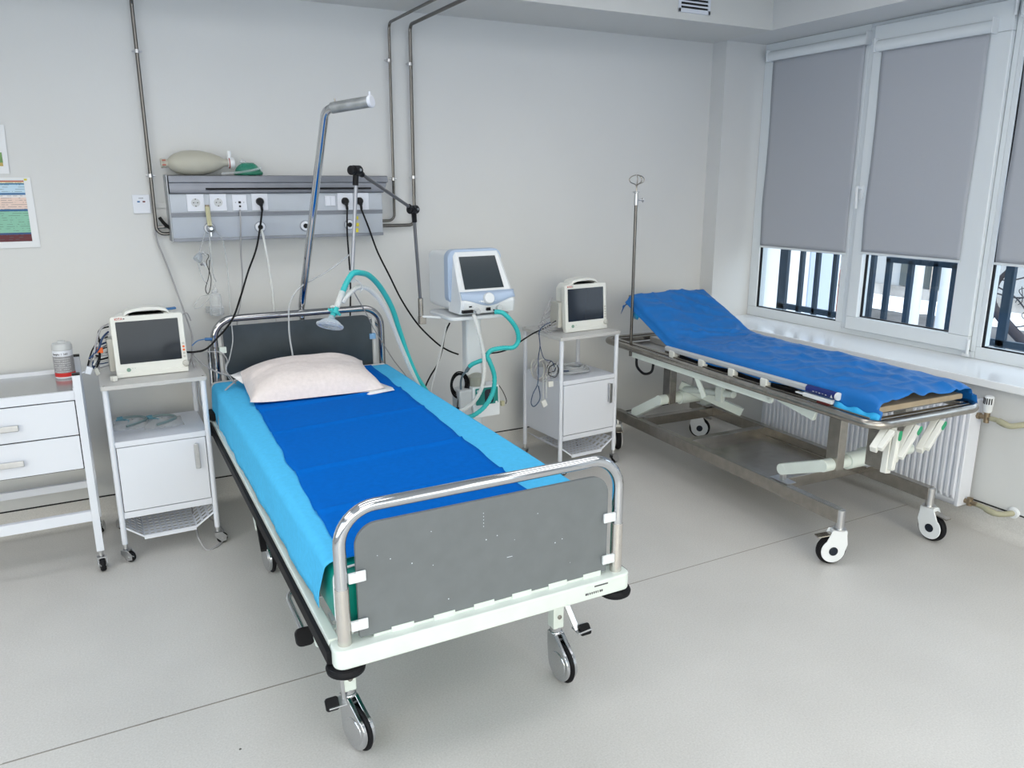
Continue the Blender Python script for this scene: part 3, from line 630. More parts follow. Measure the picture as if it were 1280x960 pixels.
# side rails: white upper channel and black rub strip
for xs, sg in ((BX0-.022, -1), (BX1+.022, 1)):
    b = MB(); b.bar((xs, BYF+.03, zf-.014), (xs, BYH-.03, zh+.01), .030, .045); obj('side_beam', b, 'cream', bed, bev=.004)
    b = MB(); b.bar((xs+sg*.021, BYF+.0, zf-.028), (xs+sg*.021, BYH-.05, zh-.012), .014, .042); obj('rub_strip', b, 'rubber', bed, bev=.004)
b = MB()
for i in range(14): y = BYF+.12+i*.145; z = zf+(zh-zf)*(y-BYF)/(BYH-BYF); b.box(BX0+.0, BX1-.0, y, y+.05, z-.004, z+.006)
obj('mattress_slats', b, 'vent_g', bed)
b = MB()
for x in (.62, 1.24): b.bar((x, BYF+.03, zf-.05), (x, BYH-.03, zh-.05), .03, .04)
for y in (2.25, 3.42): b.bar((BX0, y, .475), (BX1, y, .475), .04, .035)
b.bar((BX0+.1, BYF+.06, .432), (BX1-.05, BYF+.06, .432), .02, .012)
obj('under_frame', b, 'cream', bed, bev=.003)
# legs with chrome casters
LEGS = ((.560, 2.120, -1.27), (1.306, 2.118, -1.52), (.570, 3.43, -1.45), (1.303, 3.43, -1.2))
for i, (x, y, a) in enumerate(LEGS):
    b = MB(); b.box(x-.021, x+.021, y-.021, y+.021, .19, .47); lg = obj('leg', b, 'cream', bed, bev=.004)
    c = MB(); c.lathe([(.008,0),(.008,.004),(.004,.005)], (x+.002, y-.021, .235), (0,-1,0), 12); obj('bolt', c, 'steel', lg)
    ang = a; d = Vector((math.cos(ang), math.sin(ang), 0)); s = Vector((-d.y, d.x, 0)); off = .046; rw = .071; cc = Vector((x, y, rw))+d*off
    b = MB(); wd = .012
    b.cyl((x,y,.165),(x,y,.20),.021,20); b.lathe([(.024,0),(.026,.006),(.022,.012)], (x,y,.166), n=20)
    for k in (-1, 1):
        o = cc+s*(k*(wd/2+.001)); R = rw*.87
        poly = [(R*math.cos(math.radians(t)), R*math.sin(math.radians(t))) for t in range(-178, 66, 7)]+[(-off+.022, .172-rw), (-off-.022, .172-rw), (-off-.022, .05)]
        b.prism(poly, o, d, (0,0,1), s*(k*.014)); b.lathe([(rw*.66,.013),(rw*.60,.0165),(rw*.2,.0175),(.001,.0175)], o, s*k, 28)
    b.bar(Vector((x,y,.160))-d*.022, Vector((x,y,.160))+d*.022, wd+.028, .022)
    f = obj('caster', b, 'chrome', bed, bev=.005)
    b = MB(); w2 = wd/2+.0005; b.lathe([(rw*.80,-w2),(rw*.96,-w2*.9),(rw,-w2*.4),(rw,w2*.4),(rw*.96,w2*.9),(rw*.80,w2)], cc, s, 44); obj('wheel', b, 'rubber', f)
    if i in (0, 1):   # brake pedal on a flat white arm
        sg = -1 if i == 0 else 1
        b = MB()
        if i == 0: b.bar((x-.030,y-.02,.34),(x-.022,y-.025,.17),.012,.006, up=(0,1,0)); b.bar((x-.075,y-.03,.172),(x-.02,y-.03,.172),.05,.006); pb = Vector((x-.062,y-.032,.182))
        else: e1 = aty(709,757,2.10); e2 = aty(722,788,2.06); b.bar(e1+(e1-e2)*.5,e2,.020,.006, up=(0,1,0)); b.bar(e2-Vector((.01,0,0)),e2+Vector((.045,0,.004)),.05,.006); pb = e2+Vector((.022,-.006,.008))
        pd = obj('brake_arm', b, 'steel_lt', bed, bev=.002)
        b = MB(); b.prism(rrect(.040,.040,.009), pb-Vector((0,0,.008)), (1,0,0), (0,.6,.8), (0,-.012,.009)); obj('pedal_pad', b, 'rubber', pd, bev=.002)
# bumper discs
for x, y, z in ((BX0, BYF+.004, .428), (BX1, BYF+.004, .428), (BX0-.012, BYH-.02, .49), (BX1+.012, BYH-.02, .49)):
    b = MB(); b.lathe([(.018,-.002),(.030,.004),(.044,.006),(.052,.012),(.054,.022),(.050,.031),(.040,.034),(.012,.034)][::1], (x, y, z-.015), n=32); obj('corner_bumper', b, 'rubber', bed)
b = MB(); b.cyl((BX0-.035,BYH-.045,zh+.055),(BX0-.035,BYH-.135,zh+.052),.020,18); obj('handle_grip', b, 'rubber', bed, bev=.004)
# foot end hoop
def hoop(y, x0, x1, z0, zt, r, rad):
    return fillet([(x0,y,z0),(x0,y,zt),(x1,y,zt),(x1,y,z0)], rad, 10)
fz = .885
b = MB(); b.tube(hoop(BYF,BX0,BX1,zf+.165,fz,.0175,.10), .0175, 18); f = obj('foot_hoop', b, 'chrome', bed)
wsc = mat('worn_satin_chrome', (.66,.63,.59), .27, .85, var=.05, vscale=40)
for x in (BX0, BX1): b = MB(); b.cyl((x,BYF,zf-.01),(x,BYF,zf+.167),.0190,20); obj('hoop_sleeve', b, wsc, f)
b = MB(); px0, px1, pz0, pz1 = BX0+.040, BX1-.040, zf+.012, fz-.048
b.prism([(x, z) for x, z in rrect(px1-px0, pz1-pz0, [.062,.062,.004,.004], 8, (px0+px1)/2, (pz0+pz1)/2)], (0,BYF-.006,0), (1,0,0), (0,0,1), (0,.012,0)); pf = obj('foot_panel', b, 'grey_panel', bed, bev=.0015)
b = MB(); random.seed(3)
for _ in range(13): x = random.uniform(px0+.05,px1-.05); z = random.uniform(pz0+.04,pz1-.06); b.cyl((x,BYF-.0063,z),(x,BYF-.0058,z),random.uniform(.0008,.002),8)
b.box(.98,.998,BYF-.0063,BYF-.0058,.642,.6435)
for i in range(5): b.box(.905,.9065,BYF-.0063,BYF-.0058,.755+i*.010,.758+i*.010)
obj('scuff', b, 'white', pf)
b = MB(); b.box(px0+.04, px1-.02, BYF-.004, BYF+.004, zf-.002, zf+.013); obj('panel_channel', b, 'cream', pf)
for i in range(6): b = MB(); b.box(px0+.09+i*.125, px0+.155+i*.125, BYF-.0075, BYF-.005, zf, zf+.020); obj('panel_tab', b, 'cream', pf)
for x, sg in ((px0, 1), (px1, -1)):
    for z in (zf+.055, zf+.195):
        b = MB(); b.box(min(x-sg*.024,x+sg*.018), max(x-sg*.024,x+sg*.018), BYF-.017, BYF-.006, z-.014, z+.014); b.box(min(x-sg*.005,x+sg*.022),max(x-sg*.005,x+sg*.022),BYF-.020,BYF-.015,z-.012,z+.019); obj('panel_clip', b, 'vent_w', bed, bev=.002)
# head end hoop, panel and second rear hoop
hz = 1.052
b = MB(); b.tube(hoop(BYH,BX0+.02,BX1-.005,zh,hz,.0175,.10), .0175, 18); f = obj('head_hoop', b, mat('darker_chrome', (.40,.40,.41), .12, 1.0), bed)
b = MB(); b.tube(hoop(BYH+.055,BX0+.0,BX1+.02,zh,hz-.065,.012,.11), .0125, 14); obj('rear_hoop', b, 'chrome', bed)
b = MB(); hx0, hx1 = BX0+.062, BX1-.060
b.prism(rrect(hx1-hx0, hz-.035-(zh+.02), [.05,.05,.004,.004], 8, (hx0+hx1)/2, (hz-.035+zh+.02)/2), (0,BYH-.008,0), (1,0,0), (0,0,1), (0,.012,0)); obj('head_panel', b, 'head_panel', bed, bev=.0015)
for x, c in ((hx0-.005,'cream'),(hx1+.005,'blue_clip')):
    b = MB(); b.box(x-.020,x+.014,BYH-.018,BYH+.004,.885,.915); obj('panel_clip', b, c, bed, bev=.002)
for x in (hx0-.018, hx1+.016): b = MB(); b.box(x-.008,x+.008,BYH+.006,BYH+.012,zh,hz-.05); obj('panel_batten', b, 'cord_lt', bed, bev=.001)
# trapeze pole clamped to the head end
TB = aty(407,140,3.50); TE = aty(462,127,3.33); TU = (TE-TB).normalized()
tpp = fillet([(.955,BYH+.030,.80),(.955,BYH+.030,1.075),TB+Vector((0,0,.012)),TB+TU*.14], .06, 10)
b = MB(); nn = len(tpp); b.tube(tpp, [.0140+.004*min(1, i/(nn*.45)) for i in range(nn)], 18); t1 = obj('trapeze_pole', b, 'chrome', bed)
b = MB(); b.cyl(TB+TU*.035+Vector((0,0,.010)), TE, .0235, 24); obj('boom_sleeve', b, mat('dull_galvanised', (.42,.44,.45), .33, .8, var=.25, vscale=18), t1)
b = MB(); b.lathe([(.0238,-.002),(.0255,.002),(.0255,.010),(.021,.014)], TE, TU, 24); b.box(TE.x-.004,TE.x+.004,TE.y-.006,TE.y+.006,TE.z+.018,TE.z+.040); obj('end_cap', b, 'white', t1, bev=.002)
b = MB(); b.cyl(TB+TU*.05+Vector((0,0,.02)), TB+TU*.05+Vector((0,0,.045)),.003,8); obj('stop_pin', b, 'steel', t1)
# foot crank lever left of bed
q0 = atz(386,735,.395); q1 = atz(357,741,.385); q2 = atz(378,787,.33)
b = MB(); b.tube(fillet([q0+Vector((.05,.02,0)),q1,q2], .035), .0095, 14); cr = obj('crank_lever', b, 'chrome', bed)
b = MB(); b.prism(rrect(.056,.058,.018), q2+Vector((.0,-.012,-.018)), (1,0,0), (0,.5,.86), (0,-.026,.015)); obj('lever_pad', b, 'rubber', cr, bev=.005)
q3 = atz(400,798,.365); b = MB(); b.prism(rrect(.036,.046,.010), q3-Vector((0,0,.004)), (1,0,0), (0,.8,.6), (0,-.003,.004)); b.bar(q3+Vector((.0,.01,0)), q3+Vector((.06,.03,.01)), .02, .006); pp = obj('foot_pedal', b, 'cream', bed, bev=.002)
b = MB(); b.prism(rrect(.028,.038,.008), q3, (1,0,0), (0,.8,.6), (0,-.006,.008)); obj('pedal_pad', b, 'rubber', pp, bev=.002)
b = MB(); b.bar((.50,3.28,.47),(.487,3.05,.36),.03,.016); b2 = obj('side_support', b, 'cream', bed, bev=.003)
b = MB(); b.bar((.486,3.06,.415),(.478,2.93,.32),.024,.022); obj('support_grip', b, 'rubber', b2, bev=.004)
b = MB(); b.tube(catmull([(.95,1.935,.43),(1.02,1.93,.418),(1.06,1.93,.424),(1.10,1.93,.418),(1.20,1.94,.425)]), .006, 8); b.box(1.165,1.20,1.92,1.95,.41,.435); obj('under_cable', b, 'black', bed)

# mattress, sheets, pillow
MT = lambda y: .705+(.742-.705)*(y-1.93)/(4.0-1.93)
MB0 = lambda y: zf+.012+(zh-zf)*(y-BYF)/(BYH-BYF)
mt = MB(); y0, y1 = 1.905, 4.03; X0, X1 = .487, 1.376
def mfn(u, v):
    y = y0+(y1-y0)*v; zt = MT(y)-.004; zb = MB0(y); w = (X1-X0)/2; cx = (X0+X1)/2; h = (zt-zb)/2
    e = min(1, min(v, 1-v)*30); k = .72+.28*math.sqrt(max(0, 1-(1-e)**2))
    a = 2*PI*u; ca, sa = math.cos(a), math.sin(a); p = .22
    x = cx+(w-.002-(1-k)*.05)*math.copysign(abs(ca)**.12, ca); z = (zt+zb)/2+h*k*math.copysign(abs(sa)**p, sa)
    return Vector((x, y, z))
mt.grid(mfn, 64, 60); n = 65
mt.add([mfn(i/64, 0) for i in range(64)], [tuple(range(64))]); mt.add([mfn(i/64, 1) for i in range(64)], [tuple(range(64))])
mo = tag(obj('mattress', mt, 'green_vinyl', ang=60), 'teal green vinyl mattress showing at the foot corners of the bed', 'mattress')
b = MB(); b.tube([mfn(i/64, .012)+Vector(((.004 if i<17 or i>47 else -.004),0,0)) for i in range(64)], .0035, 8, closed=True); obj('piping', b, 'white_cloth', mo)
def drape(xs, y0, y1, zf_, nv, wob=.002, seed=0, edge=.004, shear=0):
    # xs: list of (x, dz from top) across; returns grid builder along the bed
    b = MB(); nu = len(xs)-1
    vs = []
    for j in range(nv+1):
        v = j/nv; y = y0+(y1-y0)*v
        for i, (x, dz) in enumerate(xs):
            hang = max(0, min(1, -dz/.14)); nz = noise.noise(Vector((x*3+seed, y*2.5, dz*3)))*wob; nx = 0
            if dz < -.01: nx = (noise.noise(Vector((y*5+seed, dz*6, 3)))*.007+noise.noise(Vector((y*17+seed, dz*2, 7)))*.003)*hang
            yy = y+noise.noise(Vector((x*9+seed, 1, v*3)))*edge if j in (0, nv) else y
            if shear: yy += shear*hang*max(0, 1-v*12)
            vs.append(Vector((x+nx, yy, zf_(y)+dz+nz)))
    b.add(vs, [(j*(nu+1)+i, j*(nu+1)+i+1, (j+1)*(nu+1)+i+1, (j+1)*(nu+1)+i) for j in range(nv) for i in range(nu)])
    return b
def prof(x0, x1, hl, hr, r=.028, n=5, flare=.004):
    P = []
    for k in range(7): t = k/6; P.append((x0-flare*(1-t)*hl/.16-.0, -r-(hl-r)*(1-t)))
    for k in range(1, n+1): a = k/n*PI/2; P.append((x0+r-r*math.cos(a), -r+r*math.sin(a)))
    for k in range(1, 20): P.append((x0+r+(x1-x0-2*r)*k/20, .0))
    for k in range(n+1): a = k/n*PI/2; P.append((x1-r+r*math.sin(a), -r+r*math.cos(a)))
    for k in range(1, 7): t = k/6; P.append((x1+flare*t*hr/.16, -r-(hr-r)*t))
    return P
w = drape(prof(.474, 1.388, .175, .15), 3.93, 4.045, lambda y: MT(y)+.003, 10, seed=9); 
tag(obj('under_sheet', w, 'white_cloth', solid=.002, ang=80), 'white under sheet showing at the head end of the mattress', 'sheet')
w = drape(prof(.472, 1.389, .178, .16), 1.945, 4.0, lambda y: MT(y)+.007, 150, seed=2, wob=.003, shear=.085)
tag(obj('light_blue_sheet', w, 'sheet_lt', solid=.0015, ang=80), 'light blue disposable sheet draped over the bed sides', 'sheet')
# royal blue runner: skewed, with fold creases across
b = MB(); NV = 170; NU = 30
CR = [3.45, 3.12, 2.66, 2.30]
def rfn(u, v):
    y = 1.94+(4.0-1.94)*v; xl = .520+(.610-.520)*v+noise.noise(Vector((v*14, 0, 5)))*.010; xr = 1.188+(1.285-1.188)*v+noise.noise(Vector((v*12, 4, 5)))*.014
    x = xl+(xr-xl)*u; z = MT(y)+.0115+noise.noise(Vector((x*4, y*4, 2)))*.003
    for i, c in enumerate(CR):
        yc = c+(x-.9)*.10; d = (y-yc)/.012; z += .0085*math.exp(-d*d)*(1 if i != 1 else .7)
    return Vector((x, y, z))
b.grid(rfn, NU, NV); tag(obj('royal_blue_sheet', b, 'sheet_dk', solid=.001, ang=80), 'royal blue disposable sheet running down the middle of the bed', 'sheet')
# pillow
b = MB(); PA = math.radians(-3)
cx, cy = .885, 3.70; hw, hd = .295, .205
def pf_(u, v, top):
    s = (u*2-1); t = (v*2-1); e = max(0, (1-abs(s)**3.2))*max(0, (1-abs(t)**2.8)); e = e**.55
    pinch = 1-.055*(1-abs(s)**2)*1.0 if abs(t) > 0 else 1
    X = s*hw*(1-.05*(1-t*t)*0)*(1-.06*(1-abs(t))*0); Y = t*hd*(1-.10*(1-s*s)*(-.6))
    kx = 1+.05*abs(t)**3; ky = 1+.06*abs(s)**3
    X *= kx; Y *= ky
    h = (.115 if top else -.018)*e + noise.noise(Vector((X*9, Y*9, 1 if top else 6)))*.010*e + abs(noise.noise(Vector((X*5+3, Y*14, 2))))*.010*e
    lift = .10*max(0, t)**1.0*.55
    x = cx+X*math.cos(PA)-Y*math.sin(PA); y = cy+X*math.sin(PA)+Y*math.cos(PA)
    return Vector((x, y, MT(y)+.022+h+lift*.6+.010*abs(s)**6*abs(t)**6))
b.grid(lambda u, v: pf_(u, v, True), 36, 28); b.grid(lambda u, v: pf_(u, v, False), 36, 28)
bpil = thing('pillow', 'pinkish white pillow in a disposable cover at the head of the bed', 'pillow', (cx,cy,MT(cy)))
o = obj('pillow_body', b, 'pillow', bpil, ang=70)
b = MB()   # loose open hem of the case at the right front corner and left tip
b.add([pf_(.80,0,True)+Vector((0,-.004,-.006)), pf_(1,.0,True)+Vector((.028,-.004,-.004)), pf_(1,.35,True)+Vector((.012,0,-.002)), pf_(.80,.3,False)+Vector((0,0,.0)), pf_(.80,0,True)+Vector((0,-.030,-.014)), pf_(1,.0,True)+Vector((.030,-.026,-.012))], [(0,1,2,3),(0,1,5,4)])
obj('loose_hem', b, 'white_cloth', bpil, solid=.0015); b = MB()
b.add([pf_(0,1,True)+Vector((.02,0,.004)), pf_(0,.7,True)+Vector((-.004,0,.004)), pf_(0,.86,True)+Vector((-.045,.01,.020))], [(0,1,2)])
obj('loose_hem', b, 'white_cloth', bpil, solid=.0015)

# ================================================================== instrument carts (built in their own frame, then placed)
def make_cart(label, loc, rz):
    t = thing('instrument_cart', label, 'cart', loc, rz, 'white instrument carts with a monitor on top')
    W, Dp = .428, .410; K = dict(world=False)
    for x, y in ((.012,.012),(W-.012,.012),(.012,Dp-.012),(W-.012,Dp-.012)):
        b = MB(); b.cyl((x,y,.088),(x,y,.822),.0125,18); obj('leg', b, 'white', t, **K)
    b = MB(); b.prism(rrect(W+.012, Dp+.012, .010, 3, W/2, Dp/2), (0,0,.820), (1,0,0), (0,1,0), (0,0,.019)); tp = obj('top_shelf', b, 'shelf', t, bev=.002, **K)
    b = MB()
    for x, y in ((.010,.010),(W-.010,.010),(.010,Dp-.010),(W-.010,Dp-.010)): b.cyl((x,y,.839),(x,y,.8400),.005,10)
    obj('screw', b, 'steel', tp, **K)
    b = MB(); b.box(.012,W-.012,.004,Dp-.008,.566,.574); b.box(.024,W-.024,.003,.012,.552,.578); obj('middle_shelf', b, 'white', t, bev=.002, **K)
    b = MB(); b.box(.014,.020,.012,Dp-.012,.215,.568); b.box(W-.020,W-.014,.012,Dp-.012,.215,.568); b.box(.014,W-.014,Dp-.020,Dp-.014,.215,.568); b.box(.014,W-.014,.008,Dp-.012,.212,.222); b.box(.024,W-.024,.003,.012,.212,.242); obj('cabinet', b, 'white', t, bev=.001, **K)
    b = MB(); b.box(.0268,W-.0268,.0015,.014,.2455,.5495); d = obj('door', b, 'white', t, bev=.002, **K)
    b = MB(); b.box(.0245,W-.0245,.010,.016,.243,.552); obj('door_gap', b, 'black_gap', t, smooth=False, **K)
    hx = W-.072; b = MB(); b.tube(fillet([(hx,.004,.415),(hx,-.021,.415),(hx,-.021,.521),(hx,.004,.521)], .008), .0055, 10)
    b.box(hx-.0105,hx+.0105,-.027,-.018,.408,.528); obj('handle', b, 'steel_lt', d, bev=.002, **K)
    # perforated tray with sloping sides
    b = MB(); ya, yb = .010, Dp-.02; xm0, xm1 = .095, W-.105
    b.perf((xm0,ya,.112),(xm1,ya,.112),(xm0,yb,.112),(xm1,yb,.112), 9, 10, .62, .45)
    b.perf((.018,ya,.170),(xm0,ya,.112),(.018,yb,.170),(xm0,yb,.112), 3, 10, .66, .5)
    b.perf((xm1,ya,.112),(W-.018,ya,.170),(xm1,yb,.112),(W-.018,yb,.170), 3, 10, .66, .5)
    b.add([(xm0,ya-.002,.112),(xm1,ya-.002,.112),(xm1,ya-.002,.094),(xm0,ya-.002,.094)], [(0,1,2,3)])
    b.add([(.018,ya,.172),(xm0,ya,.112),(xm0,ya,.103),(.018,ya,.163)], [(0,1,2,3)]); b.add([(W-.018,ya,.172),(xm1,ya,.112),(xm1,ya,.103),(W-.018,ya,.163)], [(0,1,2,3)])
    obj('perforated_tray', b, 'white', t, solid=.0014, smooth=False, **K)
    for x, y, a in ((.012,.012,-.6),(W-.012,.012,.1),(.012,Dp-.012,2.0),(W-.012,Dp-.012,-.2)):
        caster(t, x, y, .092, .026, a, 'steel_lt', world=False, wid=.018, off=.018)
    return t
cartL = make_cart('white cart beside the drawer trolley, left of the bed', (-.004,3.785,0), 0)
cartR = dup(cartL, (2.345,3.785,0), math.radians(3.6), 'white cart between ventilator and wheeled stretcher, cables hanging on its side')

# ---- drawer trolley at the left edge
t = thing('drawer_trolley', 'white two-drawer trolley with lower shelf, cut off by the left photo edge', 'trolley', (-.45,3.95,0))
TX1 = -.078; TX0 = -.80; TY0 = 3.765; TY1 = 4.19
for x in (TX1-.0155, TX0+.0155):
    b = MB(); b.box(x-.0155,x+.0155,TY0-.015,TY0+.016,.095,.908); lg = obj('leg', b, 'white', t, bev=.002)
    c = MB(); c.box(x-.0155,x+.0155,TY0-.015,TY0+.016,.908,.916); obj('leg_cap', c, 'black', lg, bev=.002)
    b = MB(); b.box(x-.0155,x+.0155,TY1-.016,TY1+.015,.095,.908); lg = obj('leg', b, 'white', t, bev=.002)
    c = MB(); c.box(x-.0155,x+.0155,TY1-.016,TY1+.015,.908,.916); obj('leg_cap', c, 'black', lg, bev=.002)
ix0, ix1 = TX0+.031, TX1-.031
b = MB(); b.box(ix0,ix1,TY0+.004,TY1,.488,.832); cb = obj('drawer_cabinet', b, 'white', t, bev=.0015)
b = MB(); b.box(ix0+.002,ix1-.002,TY0+.010,TY1-.004,.832,.8345); obj('steel_top', b, mat('satin_worktop', (.42,.43,.44), .2, .55), t, smooth=False)
b = MB(); b.box(ix0,ix1,TY0-.003,TY0+.012,.800,.840); b.box(ix0,ix1,TY1-.006,TY1+.004,.80,.853); b.box(ix1-.004,ix1+.002,TY0,TY1,.80,.853); b.box(ix0-.002,ix0+.004,TY0,TY1,.80,.853); obj('top_rim', b, 'white', t, bev=.0015)
for z0, z1 in ((.6455,.7955),(.4905,.6405)):
    b = MB(); b.box(ix0+.003,ix1-.004,TY0-.004,TY0+.01,z0,z1); d = obj('drawer', b, 'white', t, bev=.002)
    for hx0, hx1 in ((-.43,-.335),(-.66,-.56)) [:1]:
        zz = (z0+z1)/2-.008; c = MB(); c.tube(fillet([(hx0-.10,TY0,zz),(hx0-.10,TY0-.026,zz),(hx1,TY0-.026,zz),(hx1,TY0,zz)], .008), .006, 10); c.box(hx0-.11,hx1+.008,TY0-.032,TY0-.024,zz-.013,zz+.013); obj('handle', c, 'steel_lt', d, bev=.003)
b = MB(); b.box(ix0+.0,ix1+.0,TY0+.003,TY0+.006,.487,.80); obj('drawer_gap', b, 'black_gap', t, smooth=False)
b = MB(); b.box(ix0,ix1,TY0-.012,TY0+.012,.243,.290); b.box(ix0,ix1,TY1-.012,TY1+.010,.255,.290); b.box(ix1-.0,ix1+.012,TY0,TY1,.25,.285); sh = obj('shelf_frame', b, 'white', t, bev=.0015)
for x, y, a in ((TX1-.0155,TY0,-1.45),(TX1-.0155,TY1,1.3),(TX0+.0155,TY0,-1.2),(TX0+.0155,TY1,1.0)):
    caster(t, x, y, .097, .030, a, 'steel_lt', wid=.022, off=.016)

# ---- wipes canister
v = thing('wipes_canister', 'white and grey disinfectant canister with a red band on the drawer trolley', 'canister', (-.135,4.08,.8345))
cx, cy, cz = -.142, 4.085, .8345; R = .041
b = MB(); b.lathe([(R-.004,0),(R,.004),(R,.128),(R-.002,.131)], (cx,cy,cz), n=40); body = obj('body', b, 'white', v)
b = MB(); b.lathe([(R+.0006,.022),(R+.0006,.104)], (cx,cy,cz), n=40, caps=False); obj('grey_label', b, mat('grey_label', (.30,.30,.32), .5, var=.12, vscale=60), body)
b = MB(); b.lathe([(R+.001,.010),(R+.001,.028)], (cx,cy,cz), n=40, caps=False); obj('red_band', b, 'red', body)
b = MB(); b.lathe([(R-.001,.130),(R+.0015,.133),(R+.0012,.150),(R-.004,.160),(.017,.165),(.015,.171),(.001,.172)], (cx,cy,cz), n=40); obj('lid', b, 'vent_g', v)
tm = text_mesh('lettering', 'Sanplo 1 360', .0125, 'print', body, (cx-.036,cy-R-.0012,cz+.111), (1,0,0), (0,0,1))
# wrap the printed line round the can
iv = ROOTM[v.name]
for q in tm.data.vertices:
    a = (q.co.x+iv.translation.x-cx)/R; rr = -(q.co.y+iv.translation.y-cy)
    q.co.x = cx+rr*math.sin(a-.20)-iv.translation.x; q.co.y = cy-rr*math.cos(a-.20)-iv.translation.y
b = MB()
for i in range(7):
    for k in range(9):
        if (i*k+i) % 4 == 1: continue
        a = -1.0+k*.20; z = cz+.034+i*.0098; p = Vector((cx+(R+.001)*math.sin(a), cy-(R+.001)*math.cos(a), z)); tdir = Vector((math.cos(a), math.sin(a), 0)); b.bar(p-tdir*.003, p+tdir*.0035, .0006, .0016)
obj('small_print', b, 'vent_w', body)

# ================================================================== patient monitors
def make_monitor(label, loc, rz):
    # front face at y=0 looking to -y; width .305, height .272
    t = thing('patient_monitor', label, 'monitor', loc, rz, 'cream patient monitors on the carts'); W, H = .306, .268; K = dict(world=False)
    tilt = Matrix.Rotation(math.radians(-4), 3, 'X')
    def T(b): b.v = [tilt@x for x in b.v]; return b
    b = MB(); b.prism(rrect(W,H,.014,5,W/2,H/2+.006), (0,0,0), (1,0,0), (0,0,1), (0,.035,0)); obj('front_bezel', T(b), 'mon', t, bev=.004, **K)
    b = MB(); b.prism(rrect(.262,.192,.003,2,.020+.131,.058+.096), (0,-.0012,0), (1,0,0), (0,0,1), (0,.003,0)); obj('screen', T(b), 'screen', t, **K)
    b = MB(); b.prism([(.02,.0),(W-.02,.0),(W-.02,H-.03),(W-.045,H-.004),(.045,H-.004),(.02,H-.03)], (0,.034,.012), (1,0,0), (0,0,1), (0,.105,0)); obj('rear_housing', b, 'mon', t, bev=.008, **K)
    b = MB(); pts = catmull([(.055,.075,H-.008),(.075,.075,H+.018),(W/2,.075,H+.030),(W-.075,.075,H+.020),(W-.050,.075,H-.006)], 6)
    vs = []
    for p in pts:
        vs += [p+Vector((0,-.045,-.004)), p+Vector((0,.045,-.004)), p+Vector((0,.040,.008)), p+Vector((0,-.040,.008))]
    n = len(pts); b.add(vs, [(i*4+k, i*4+(k+1)%4, i*4+4+(k+1)%4, i*4+4+k) for i in range(n-1) for k in range(4)]+[(0,1,2,3),tuple((n-1)*4+k for k in range(4))]); obj('carry_handle', b, 'mon', t, ang=50, **K)
    b = MB(); b.box(.08,W-.08,.030,.12,H-.002,H+.008); obj('handle_recess', b, 'black', t, bev=.003, **K)
    b = MB(); b.box(.0,W,-.004,.030,-.004,.020); obj('lower_lip', T(b), 'mon', t, bev=.004, **K)
    cols = ('mon_dk','orange','orange','mon_dk','mon_dk')
    for i, c in enumerate(cols):
        b = MB(); b.cyl((W-.012,.002,.130-i*.0155),(W-.012,-.003,.130-i*.0155),.0052,14); obj('button', T(b), c, t, **K)
    b = MB(); b.lathe([(.015,0),(.015,.008),(.011,.013),(.001,.014)], (W-.010,.0,.036), (0,-1,0), 24); obj('dial', T(b), 'mon_dk', t, **K)
    b = MB(); b.cyl((.052,.0,.030),(.052,-.003,.030),.009,18); b.box(.068,.070,-.001,.002,.034,.037); b.box(.078,.080,-.001,.002,.034,.037); obj('power_button', T(b), mat('grey_green', (.18,.30,.24), .5), t, **K)
    o = text_mesh('maker_mark', 'ЮТА', .0145, 'red', t, (.018,-.0012,H-.010), (1,0,0), (0,0,1), world=False)
    for q in o.data.vertices: q.co = tilt@q.co
    b = MB(); b.box(.054,.060,-.0012,.001,H-.008,H-.003); obj('small_mark', T(b), 'print', t, **K)
    # connector side
    b = MB(); b.box(-.022,.022,.045,.135,.02,.17); obj('connector_block', b, 'mon_dk', t, bev=.004, **K)
    return t
monL = make_monitor('larger-looking cream monitor on the left cart, grey leads at its left side', (.064,3.915,.8445), math.radians(1.5))
monR = dup(monL, (2.447,3.90,.8445), math.radians(3.6), 'cream monitor with navy dark screen on the right cart')
for ch in monR.children:
    if ch.name.startswith('screen'): ch.data = ch.data.copy(); ch.data.materials[0] = M['screen_blue']
    if ch.name.startswith('button'): ch.data = ch.data.copy(); ch.data.materials[0] = M['mon_dk']
b = MB(); b.box(-.010,.012,0,.026,0,.022); 
o = obj('battery_tab', b, 'mon', None, bev=.003); o.location = (.056,3.862,.840); o.rotation_euler = (0,0,.5); tag(o, 'small cream plastic clip lying before the left monitor', 'clip')
b = MB(); b.box(0,.050,0,.022,0,.010); o = obj('blue_clamp', b, 'blue_pl', bev=.003); o.location = (.300,3.985,1.118+.006); o.rotation_euler = (0,-.05,.1); tag(o, 'blue plastic clip on top of the left monitor', 'clip')

# ================================================================== ventilator on its stand
vt = thing('ventilator', 'white and pale blue ventilator with dark screen on a white column stand', 'ventilator', (1.80,3.85,0))
def V(px, py, Y): return aty(px, py, Y)
vx0, vx1 = 1.640, 1.975; z0, z1 = 1.035, 1.352
side = [(3.655,1.045),(3.640,1.10),(3.655,1.135),(3.700,1.215),(3.765,1.335),(3.775,1.352),(3.83,1.358)]   # y,z of the face, bottom to top
def vx(side_l, z):   # outline of the face narrows upward
    t = (z-1.035)/(1.352-1.035)
    return (1.655+.020*t, 1.975-.035*t**1.3) 
b = MB(); secs = []
face = catmull([(0,y,z) for y, z in side], 5)
for p in face:
    l, r = vx(0, p.z); secs.append([(l,p.y+.012,p.z),(l+.014,p.y,p.z),(r-.014,p.y,p.z),(r,p.y+.012,p.z)])
vs = [q for s_ in secs for q in s_]; n = len(secs)
fs = [(i*4+k, i*4+k+1, i*4+4+k+1, i*4+4+k) for i in range(n-1) for k in range(3)]
bk = []
